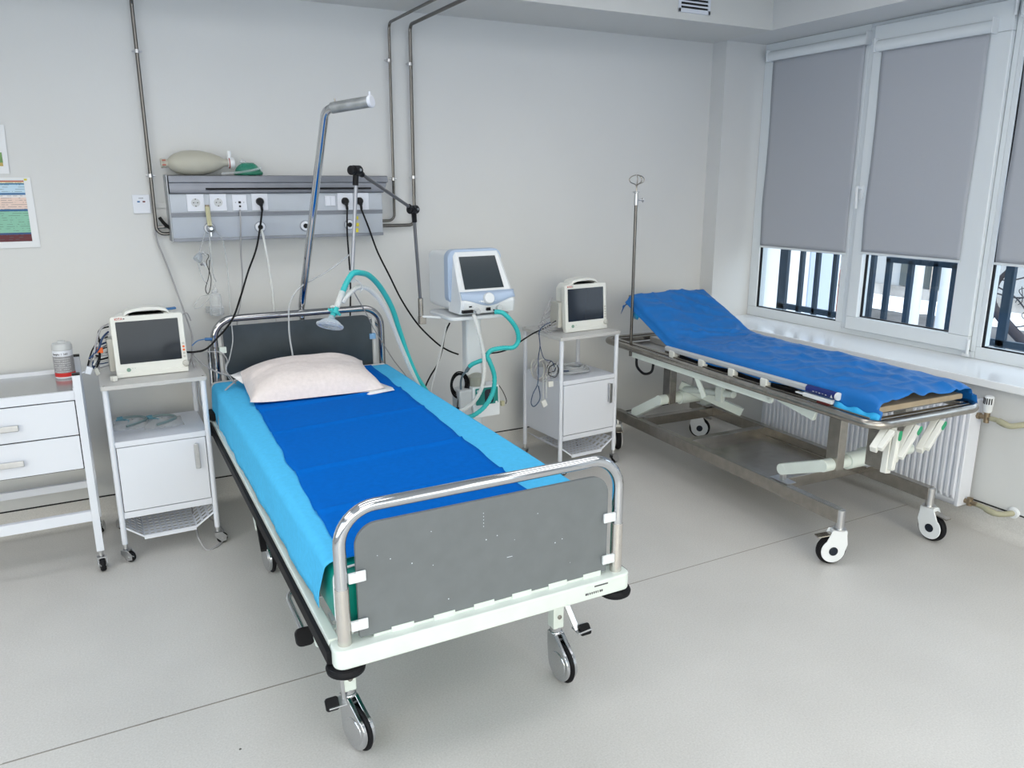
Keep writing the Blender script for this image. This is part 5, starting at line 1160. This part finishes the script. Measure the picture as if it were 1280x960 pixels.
cable('white_hose', [P(327,287,4.20),P(332,310,4.18),P(338,345,4.18),P(342,378,4.18),P(344,398,4.18),(P(344,398,4.18).x,4.18,.5),(P(344,398,4.18).x,4.18,.012)], .0065, 'hose_clear', 'white gas hose from the second outlet down behind the headboard', 'hose')
cable('mains_cable', [p6,P(434,290,4.20),P(436,320,4.22),P(438,350,4.25),P(438,385,4.25),P(438,420,4.22),(P(438,420,4.22).x,4.2,.5),(P(438,420,4.22).x,4.2,.012)], .0045, 'cord', 'black cord straight down behind the arm rod', 'cord')
cable('mains_cable', [p7,P(461,285,4.20),P(472,315,4.20),P(487,345,4.20),P(502,375,4.18),P(522,405,4.12),P(545,428,4.05),P(560,438,3.98),P(573,443,3.92)], .0048, 'cord', 'long black cord from the panel to the ventilator column', 'cord')
cable('mains_cable', [P(562,404,3.80),P(556,418,3.86),P(553,436,3.92),P(547,455,3.98),P(538,470,4.02),P(531,486,4.05),P(527,510,4.05),P(525,560,4.05),(P(525,560,4.05).x+.02,4.05,.012)], .0045, 'cord', 'black cord dangling from the ventilator behind the bed', 'cord')
cable('pale_cable', [P(558,405,3.80),P(553,430,3.85),P(548,452,3.88),P(542,475,3.9),P(538,500,3.9),P(536,540,3.9),(P(536,540,3.9).x+.02,3.92,.012)], .0052, 'cord_lt', 'pale cable beside the dangling black cord of the ventilator', 'cable')
cable('mains_cable', [P(697,400,3.97),P(683,409,3.98),P(668,416,4.02),P(655,424,4.05),P(640,434,4.0),P(625,440,3.95),P(605,442,3.92),P(594,441,3.90)], .0045, 'cord', 'black cord from the right monitor to the ventilator column', 'cord')
cable('clear_tube', [P(437,318,4.0),P(425,328,4.0),P(408,340,4.0),P(388,351,4.0),P(372,362,3.98),P(362,380,3.96),P(361,400,3.92),P(362,420,3.90),P(366,445,3.85)], .0042, 'clear_tube', 'clear tube curving across the wall down to the pillow', 'tube')
cable('thin_grey_cable', [P(442,364,3.42),P(448,375,3.6),P(458,392,3.85),P(468,412,3.98),P(478,428,4.03),P(492,450,4.12),P(510,474,4.15),P(520,500,4.1)], .0026, 'cord_grey', 'thin grey cable from the arm hook past the headboard', 'cable')
cable('clear_tube', [P(289,402,4.03),P(291,425,4.02),P(287,448,4.01),P(283,460,4.0),P(286,472,3.99),P(296,480,3.96)], .0028, 'clear_tube', 'clear tube hanging over the left of the headboard', 'tube')
cable('pale_grey_tube', [P(240,440,4.02),P(250,452,4.01),P(265,462,4.0),P(280,468,3.99),P(295,470,3.96),P(301,472,3.90),P(290,480,3.86),P(279,492,3.84),P(275,510,3.83),P(274,530,3.82),P(277,560,3.80)], .0042, 'cord_grey', 'pale grey tube looping over the left head corner of the bed', 'tube')
cable('thin_grey_cable', [P(245,440,4.02),P(256,440,4.01),P(275,440,3.99),P(284,450,3.98),P(282,462,3.98),P(295,480,3.93)], .0024, 'cord_grey', 'thin grey cable crossing the left post of the headboard', 'cable')
b = MB(); b.tube(catmull([P(240,432,3.99),P(247,426,4.0),P(256,424,4.0)]), .003, 8); b.cyl(P(256,424,4.0),P(265,424,4.0),.0075,12); tag(obj('blue_connector', b, ['blue_pl']), 'blue tube connector left of the headboard post', 'connector')
cable('green_tube', [P(266,488,3.99),P(270,492,3.985),P(275,485,3.99)], .006, 'green', 'short green tube end at the left head corner of the bed', 'tube')
cable('grey_cable_loop', [Vector((.32,4.0,.14)),P(246,664,3.85),P(248,672,3.78)-Vector((0,0,0)),Vector((.345,3.74,.006)),Vector((.385,3.745,.006)),Vector((.43,3.80,.006)),Vector((.45,3.90,.006)),Vector((.44,4.02,.006)),Vector((.40,4.18,.03)),Vector((.40,4.24,.30))], .0045, 'cord_grey', 'grey cable looping onto the floor at the left cart caster', 'cable')
# monitor lead bundle, left monitor
ld = thing('lead_bundle', 'tangle of grey and black leads with an orange clip at the left monitor', 'cable', (.0,3.97,.87))
random.seed(11)
def J(p, a): return p+Vector((random.uniform(-a,a), random.uniform(-a,a), random.uniform(-a,a)))
for i in range(17):
    y = 3.98+.02*(i%3); st = aty(136+random.uniform(-2,1), 405+i*3.2, y); md = J(aty(128-random.uniform(0,7), 412+i*2.9, y-.02), .006); en = J(aty(112+random.uniform(-2,12), 452+random.uniform(-6,9), 3.90), .010)
    b = MB(); b.tube(catmull([st, md, J((md+en)/2, .012), en]), random.choice((.0026,.0034,.0042)), 7); obj('lead', b, ['cord_grey','cord','cord_lt','cord_blue'][i % 4], ld)
b = MB(); q = aty(125,438,3.93); b.box(q.x-.012,q.x+.012,q.y-.008,q.y+.008,q.z-.012,q.z+.012); obj('orange_clip', b, 'orange', ld, bev=.003)
b = MB(); q = aty(111,463,3.86); b.box(q.x-.012,q.x+.012,q.y-.008,q.y+.010,q.z-.016,q.z+.016,rot=Matrix.Rotation(.4,3,'Y')); b.cyl(aty(106,465,3.86),aty(102,466,3.86),.004,8); obj('white_plug', b, 'white', ld, bev=.004)
b = MB(); q = aty(121,464,3.88); b.box(q.x-.008,q.x+.010,q.y-.008,q.y+.010,q.z-.018,q.z+.014,rot=Matrix.Rotation(-.3,3,'Y')); obj('grey_plug', b, 'mon_dk', ld, bev=.003)
cable('grey_cable_coil', [aty(232+10*math.cos(a)*(1-.012*a), 425+34*math.sin(a), 4.04) for a in [k*.5 for k in range(1,12)]], .003, 'cord_grey', 'grey cable arching along the right side of the left monitor', 'cable', n=4)
# coils at the right cart
rc = thing('cable_coil', 'coiled grey leads with navy cable ties hanging on the right cart side', 'cable', aty(678,462,3.92))
qc = Vector((2.335,3.90,.64))
random.seed(5)
for k in range(6):
    cx_, cz_ = aty(672+k*1.2,461+k*.8,3.90).x, aty(672,461+k*.6,3.90).z; r0 = .050+.004*random.uniform(-1,1.6)
    b = MB(); b.tube([Vector((cx_+r0*.82*math.cos(t), 3.90-.003*k+.012*math.sin(t+k), cz_+r0*1.15*math.sin(t)+.003*math.sin(3*t+k))) for t in [2*PI*i/36 for i in range(36)]], .0036, 7, closed=True); obj('lead_loop', b, 'cord_grey' if k % 3 else 'mon_dk', rc)
for k in range(4):
    c1 = aty(688+k,457+k*2,3.88); r0 = .026+.003*k
    b = MB(); b.tube([Vector((c1.x+r0*math.cos(t), c1.y-.003*k, c1.z+r0*1.1*math.sin(t)+.004*math.sin(4*t+k))) for t in [2*PI*i/30 for i in range(30)]], .0024, 7, closed=True); obj('lead_loop', b, 'cord' if k % 2 else 'cord_lt', rc)
b = MB(); b.tube(catmull([aty(688,403,3.92),aty(680,407,3.90),aty(674,415,3.86),aty(675,432,3.85),aty(673,447,3.85),aty(673,465,3.85),aty(672,480,3.85),aty(666,493,3.85),aty(664,504,3.85),aty(668,508,3.85),aty(675,498,3.85),aty(673,482,3.85)]), .0030, 8); b.tube(catmull([aty(675,432,3.85),aty(680,448,3.85),aty(690,452,3.85),aty(694,462,3.85)]), .0026, 8); obj('navy_cord', b, 'cord_blue', rc)
b = MB(); q = aty(680,504,3.84); b.box(q.x-.015,q.x+.015,q.y-.007,q.y+.007,q.z-.020,q.z+.020,rot=Matrix.Rotation(-.4,3,'Y')); q = aty(688,480,3.84); b.box(q.x-.016,q.x+.016,q.y-.007,q.y+.007,q.z-.016,q.z+.016); b.tube([aty(679,470,3.84),aty(679,500,3.84)], .002, 6); b.tube([aty(683,470,3.84),aty(683,498,3.84)], .002, 6); obj('lead_plug', b, 'mon', rc, bev=.003)
cable('pale_cable', [aty(703,420,3.86),aty(705,430,3.82),aty(703,445,3.81),aty(697,454,3.82),aty(692,462,3.86)], .003, 'cord_lt', 'pale cable hanging over the front edge of the right cart', 'cable')
b = MB(); 
for k in range(5): b.tube(catmull([aty(690-k,372+k*8,4.0), aty(681-k*2,392+k*4,3.98), aty(686,405+k*3,3.95), aty(696,402+k*5,3.97)]), .0032, 8)
tag(obj('side_leads', b, 'cord_grey'), 'short grey leads bunched at the left side of the right monitor', 'cable')
# hose coil on the right cart shelf
b = MB()
for k in range(4):
    c1 = aty(717,468,3.98); rr = .10-.012*k
    b.tube([Vector((c1.x+rr*math.cos(t), 3.985+rr*.80*math.sin(t), .588+.007*k+.004*math.sin(3*t+k))) for t in [2*PI*i/48 for i in range(48)]], .0075, 8, closed=True)
tag(obj('hose_coil', b, 'clear_tube'), 'coiled clear hose on the middle shelf of the right cart', 'hose')
cable('blue_lead', [aty(704,464,3.90),aty(715,464,3.95),aty(728,467,3.98),aty(736,471,3.96),aty(728,474,3.93),aty(715,474,3.90)], .004, 'cord_blue', 'dark blue lead inside the hose coil on the right cart', 'cable')
# wrapped airways on the left cart shelf
def airway(px, py, lab):
    c = atz(px, py, .585); t = thing('wrapped_airway', lab, 'airway', c, 0, 'bagged curved airways on the left cart shelf')
    b = MB(); b.tube(catmull([c+Vector((-.075,.050,.008)), c+Vector((-.02,.055,.012)), c+Vector((.030,.030,.012)), c+Vector((.045,-.012,.010)), c+Vector((.010,-.052,.008)), c+Vector((-.045,-.085,.006))]), .0065, 8); obj('curved_tube', b, mat('grey_blue_tube', (.22,.30,.32), .35, trans=.2), t)
    b = MB(); b.tube(catmull([c+Vector((-.085,.045,.006)), c+Vector((-.05,.030,.008)), c+Vector((-.030,.0,.008)), c+Vector((-.035,-.02,.006))]), .004, 8); b.cyl(c+Vector((-.080,.050,.010)), c+Vector((-.055,.053,.012)), .009, 10); obj('blue_connector', b, mat('blue_grey_plastic', (.12,.30,.40), .4), t)
    b = MB(); b.grid(lambda u, v: c+Vector((-.10+.175*u, -.095+.17*v, -.008+.020*math.sin(PI*u)*math.sin(PI*v)+.004*noise.noise(Vector((u*9,v*9,px))))), 20, 16); obj('plastic_wrap', b, 'film', t)
airway(170,527,'left one of two bagged curved airways on the cart shelf'); airway(207,525,'right one of two bagged curved airways, with a bluer tip')
# breathing hoses
def hose(name, pts, r, m, label, amp=.0008):
    P_ = catmull(pts, 14); R = []
    Q = [P_[0]]
    for a, c in zip(P_, P_[1:]):
        n = max(1, int((c-a).length/.0035))
        for k in range(1, n+1): Q.append(a.lerp(c, k/n))
    R = [r+amp*math.sin(i*PI/1.5) for i in range(len(Q))]
    b = MB(); b.tube(Q, R, 10); return tag(obj(name, b, m), label, 'hose')
hose('breathing_hose', [P(427,368,3.34),P(434,352,3.34),P(441,342,3.34),P(450,341,3.36),P(462,345,3.42),P(476,360,3.50),P(490,385,3.58),P(500,415,3.64),P(510,445,3.68),P(522,472,3.72),P(535,492,3.75),P(548,512,3.76),P(560,528,3.74),P(572,523,3.70),P(590,520,3.66),P(606,508,3.64),P(616,490,3.64),P(618,470,3.64),P(612,452,3.62),P(609,445,3.62),P(614,438,3.62),P(628,435,3.62),P(642,434,3.62),P(648,425,3.62),P(646,412,3.61),P(638,400,3.60),P(628,391,3.61),P(618,390,3.63)], .0125, 'teal', 'long teal corrugated hose from the ventilator round to the mask')
hose('breathing_hose', [P(612,449,3.66),P(605,450,3.66),P(598,452,3.68),P(591,455,3.70),P(587,458,3.72)], .0115, 'teal', 'short teal hose stub at the humidifier')
hose('white_breathing_hose', [P(592,393,3.62),P(597,410,3.60),P(602,430,3.60),P(605,450,3.60),P(605,468,3.60),P(602,485,3.60),P(594,500,3.61),P(583,510,3.63),P(572,515,3.66),P(560,520,3.70),P(545,515,3.74),P(530,495,3.74),P(515,465,3.70),P(500,430,3.64),P(486,395,3.55),P(472,372,3.48),P(458,360,3.42),P(446,360,3.37),P(436,368,3.34),P(428,378,3.33)], .0105, 'hose_clear', 'cloudy white corrugated hose running beside the teal one')
b = MB(); b.cyl(P(587,458,3.72),P(583,464,3.74),.010,12); b.tube(catmull([P(583,464,3.74),P(578,470,3.76),P(576,480,3.78),P(577,495,3.78),P(579,505,3.77)]), .006, 8); tag(obj('heater_adapter', b, mat('dark_slate_plastic', (.10,.14,.17), .45)), 'dark grey adapter at the short teal hose end', 'adapter')
ck = thing('black_cable_coil', 'black cable coil hanging left of the humidifier', 'cable', P(574,480,3.80))
for k in range(4):
    c1 = P(576,480,3.80); rr = .046+.006*k
    b = MB(); b.tube([Vector((c1.x-.012+rr*.85*math.cos(t), 3.80-.005*k, c1.z+rr*1.15*math.sin(t)+.003*math.sin(2*t+k))) for t in [2*PI*i/30 for i in range(30)]], .0035, 7, closed=True); obj('coil_loop', b, 'cord', ck)
b = MB(); b.tube(catmull([P(573,494,3.78),P(572,506,3.77),P(572,512,3.76)]), .003, 7); q = P(572,511,3.74); b.box(q.x-.008,q.x+.008,q.y-.006,q.y+.006,q.z-.006,q.z+.008); obj('coil_plug', b, 'black', ck, bev=.002)
cable('thin_black_lead', [P(624,482,3.76),P(629,490,3.78),P(633,500,3.80),P(632,505,3.80)], .0022, 'cord', 'thin black lead at the right of the humidifier', 'cable')
b = MB(); q = P(628,504,3.78); b.box(q.x-.010,q.x+.010,q.y-.01,q.y+.01,q.z-.014,q.z+.014); tag(obj('probe_connector', b, mat('olive_cream', (.52,.50,.33), .5), bev=.002), 'small cream connector at the right of the humidifier', 'connector')
# face mask above the pillow
mk = thing('ventilation_mask', 'clear anaesthesia mask with teal connector hanging above the pillow', 'mask', P(408,405,3.30))
E0 = P(428,364,3.335); E1 = P(421,384,3.32); E2 = P(414,398,3.31); MC = P(405,410,3.31)
b = MB(); b.cyl(E0, E1, .0125, 16); b.cyl(E1, E1+Vector((-.025,-.004,.006)), .006, 10); obj('clear_elbow', b, 'hose_clear', mk)
b = MB(); ax = (E2-E1).normalized(); b.cyl(E1, E2+ax*.01, .012, 18); b.cyl(E1+ax*.015, E1+ax*.030, .021, 18)
for k in range(6): a = k*PI/3; u = ax.orthogonal().normalized(); w = ax.cross(u); d = u*math.cos(a)+w*math.sin(a); b.bar(E1+ax*.022+d*.014, E1+ax*.024+d*.030, .010, .010)
obj('teal_connector', b, 'teal', mk, bev=.002)
b = MB(); mx = Vector((-.30,-.25,-.92)).normalized(); b.lathe([(.013,-.012),(.016,.0),(.034,.008),(.049,.018),(.054,.027)], E2, mx, 32, sx=1.15, sy=.9, caps=False); obj('mask_dome', b, 'mask', mk, solid=.0018)
q = Vector((0,0,1)).rotation_difference(mx); b = MB(); b.tube([E2+q@Vector((.056*1.15*math.cos(t), .056*.9*math.sin(t), .031)) for t in [2*PI*i/36 for i in range(36)]], .0080, 12, closed=True); obj('mask_cushion', b, 'mask', mk)

# ================================================================== outside the windows
def ext(name, b, m, label, cat, **k): return tag(obj(name, b, m, **k), label, cat)
b = MB(); b.grid(lambda u, v: Vector((5.7+12.9*u, -20+50*v, -1.55+.05*noise.noise(Vector((u*9,v*35,0))))), 40, 80); o = ext('yard_ground', b, mat('slushy_ground', (.12,.118,.12), .8, bump=.5, bscale=4, var=.35, vscale=1.2), 'trampled grey slush in the yard outside the windows', 'ground'); o['kind'] = 'stuff'
b = MB(); b.grid(lambda u, v: Vector((18.4+2.5*u, -20+50*v, -1.56+.10*math.sin(PI*min(1,u*1.4))+.03*noise.noise(Vector((u*3,v*60,0))))), 12, 120); o = ext('snow_bank', b, 'snow', 'strip of clean snow along the brick building', 'snow'); o['kind'] = 'stuff'
ab = thing('annex_building', 'white rendered outside wall beyond the left window', 'building', (4.5,4.7,-1.7))
b = MB(); b.box(4.38,4.62,4.45,5.2,-1.7,3.2); b.box(4.62,5.62,4.62,5.2,-1.7,3.2); obj('rendered_wall', b, 'ext_white', ab)
b = MB(); b.box(5.25,5.60,4.61,4.62,-1.7,3.0); obj('blue_panel', b, 'ext_blue', ab)
b = MB(); b.box(XW+.135,4.62,.3,4.45,.70,.755); ext('outer_sill', b, 'snow', 'snowy outside sill beneath the window bars', 'sill')
gr = thing('window_grille', 'dark blue steel security bars outside the windows', 'grille', (4.55,3.4,.8))
def bars(ys, z0, z1, w=.035, d=.03):
    for y in ys:
        b = MB(); b.box(4.55,4.55+d,y-w/2,y+w/2,z0,z1); obj('bar', b, 'grille', gr, bev=.002)
bars((4.245,),.76,2.5,.075); bars((4.08,3.94,3.79),.76,2.5,.030)
bars((3.50,),.76,2.5,.05); bars((2.60,2.05),.76,2.5,.05); bars((3.372,3.215,3.045,2.925),.80,1.225,.032)
b = MB(); b.box(4.55,4.58,1.9,4.28,.785,.825); b.box(4.55,4.58,2.91,3.39,1.20,1.235); obj('cross_bar', b, 'grille', gr, bev=.002)
bl = thing('brick_building', 'pale brick building across the snowy yard', 'building', (21,8,-1.5))
b = MB(); b.box(21,22,-14,34,-1.6,7); obj('brick_wall', b, 'brick', bl)
c = atx(1152,345,21); b = MB(); b.box(20.95,21,c.y-.65,c.y+.65,c.z-.32,c.z+1.5); wn = obj('window', b, mat('dark_window', (.06,.07,.07), .3), bl)
b = MB(); b.box(20.9,21,-14,34,-1.6,-1.25); obj('plinth', b, mat('stained_plinth', (.28,.27,.26), .9, var=.3, vscale=2), bl)
for px in (1107, 1122):
    c = atx(px, 372, 19); b = MB(); b.cyl((20.93,c.y,-1.3),(20.93,c.y,3),.055,10); obj('rusty_downpipe', b, mat('rusty_paint', (.40,.33,.28), .8, var=.3, vscale=4), bl)
for (px, xx, lab) in ((1142,8.0,'thin pale grey post in the yard'),(1181,8.2,'thicker pale grey post in the yard, right of the thin one')):
    c = atx(px, 390, xx); b = MB(); b.cyl((xx,c.y,-1.5),(xx,c.y,3.5),.06 if px < 1160 else .085,16); ext('yard_post', b, mat('galvanised_post', (.50,.53,.58), .5), lab, 'post')
c = atx(1047,362,16); b = MB(); b.box(15.8,16.5,c.y-.45,c.y+.35,-1.55,c.z+.10); b.box(15.8,16.5,c.y-.5,c.y+.4,c.z+.16,c.z+.42); ext('shed', b, mat('red_brown_shed', (.25,.10,.09), .8), 'small red-brown shed far off between the left bars', 'shed')
b = MB(); random.seed(21)
def A(px, py, X=9.0): return atx(px, py, X)
trunk = catmull([A(1310,456,8.6),A(1285,433,8.6),A(1262,409,8.6),A(1246,389,8.6),A(1241,374,8.6),A(1247,353,8.6),A(1262,336,8.6),A(1275,318,8.6)])
n_ = len(trunk); b.tube(trunk, [.052 if i < n_*.42 else .052*(1-(i-n_*.42)/(n_*.58))**.7*.6+.008 for i in range(n_)], 12)
for s_, e_ in (((1246,358),(1285,392)),((1244,366),(1290,372)),((1250,350),(1290,344)),((1243,385),(1234,402)),((1243,372),(1236,340)),((1262,409),(1290,398)),((1258,340),(1256,318))):
    p = A(*s_,8.6); q = A(*e_,8.6); m_ = (p+q)/2+Vector((0,random.uniform(-.05,.05),random.uniform(-.03,.05))); b.tube(catmull([p,m_,q]), .008, 6)
    for k in range(2): t = random.uniform(.3,.9); o = p.lerp(q,t); b.tube(catmull([o,o+Vector((0,random.uniform(-.12,.05),random.uniform(.03,.10))),o+Vector((0,random.uniform(-.25,.05),random.uniform(.08,.22)))]), .0045, 5)
ext('bare_tree', b, 'bark', 'leaning bare tree outside the rightmost window', 'tree')

# ================================================================== lighting
def added_ceil_light(x, y, pw):  # unseen ceiling panels, added to even out the room light
    t = thing('added_ceiling_light', 'added long white ceiling panel light, unseen, for even room light', 'light', (x,y,ZC), 0, 'added ceiling panel lights')
    b = MB()
    for a in ((-.61,.61,-.31,-.285),(-.61,.61,.285,.31),(-.61,-.585,-.31,.31),(.585,.61,-.31,.31)): b.box(x+a[0],x+a[1],y+a[2],y+a[3],ZC-.03,ZC)
    obj('added_lamp_frame', b, 'white', t)
    l = bpy.data.lights.new('added_panel_light', 'AREA'); l.shape = 'RECTANGLE'; l.size = 1.17; l.size_y = .57; l.energy = pw; l.color = (1.0,.99,.98); l.spread = PI
    o = bpy.data.objects.new('added_panel_light', l); C.objects.link(o); o.parent = t; o.location = (0,0,-.032)
for x in (-1.5, .55, 2.6):
    for y in (-1.9, -.3, 1.3, 2.9): added_ceil_light(x, y, 6.0)
w = bpy.data.worlds.new('sky'); bpy.context.scene.world = w; w.use_nodes = True; nt = w.node_tree; bg = nt.nodes['Background']
sk = nt.nodes.new('ShaderNodeTexSky'); sk.sky_type = 'NISHITA'; sk.sun_disc = False; sk.sun_elevation = math.radians(28); sk.sun_rotation = math.radians(200); sk.air_density = 1.5; sk.dust_density = 4
mx = nt.nodes.new('ShaderNodeMix'); mx.data_type = 'RGBA'; mx.inputs[0].default_value = .75; mx.inputs[7].default_value = (.88,.93,1.0,1)
mu = nt.nodes.new('ShaderNodeMix'); mu.data_type = 'RGBA'; mu.blend_type = 'MULTIPLY'; mu.inputs[0].default_value = 1; mu.inputs[7].default_value = (.25,.25,.25,1)
nt.links.new(sk.outputs[0], mu.inputs[6]); nt.links.new(mu.outputs[2], mx.inputs[6]); nt.links.new(mx.outputs[2], bg.inputs['Color']); bg.inputs['Strength'].default_value = 2.3

cam = bpy.data.cameras.new('camera'); cam.sensor_width = 36; cam.lens = FPX/1280*36; cam.clip_start = .05; cam.clip_end = 200
co = bpy.data.objects.new('camera', cam); C.objects.link(co)
m4 = Matrix((( _r.x, _u.x, -_f.x, 0), (_r.y, _u.y, -_f.y, 0), (_r.z, _u.z, -_f.z, CAMH), (0,0,0,1))); co.matrix_world = m4
sc = bpy.context.scene; sc.camera = co
sc.view_settings.view_transform = 'Standard'; sc.view_settings.look = 'None'; sc.view_settings.gamma = 1; sc.view_settings.exposure = 0.58
sc.view_settings.use_curve_mapping = False
sc.cycles.max_bounces = 8; sc.cycles.transparent_max_bounces = 16
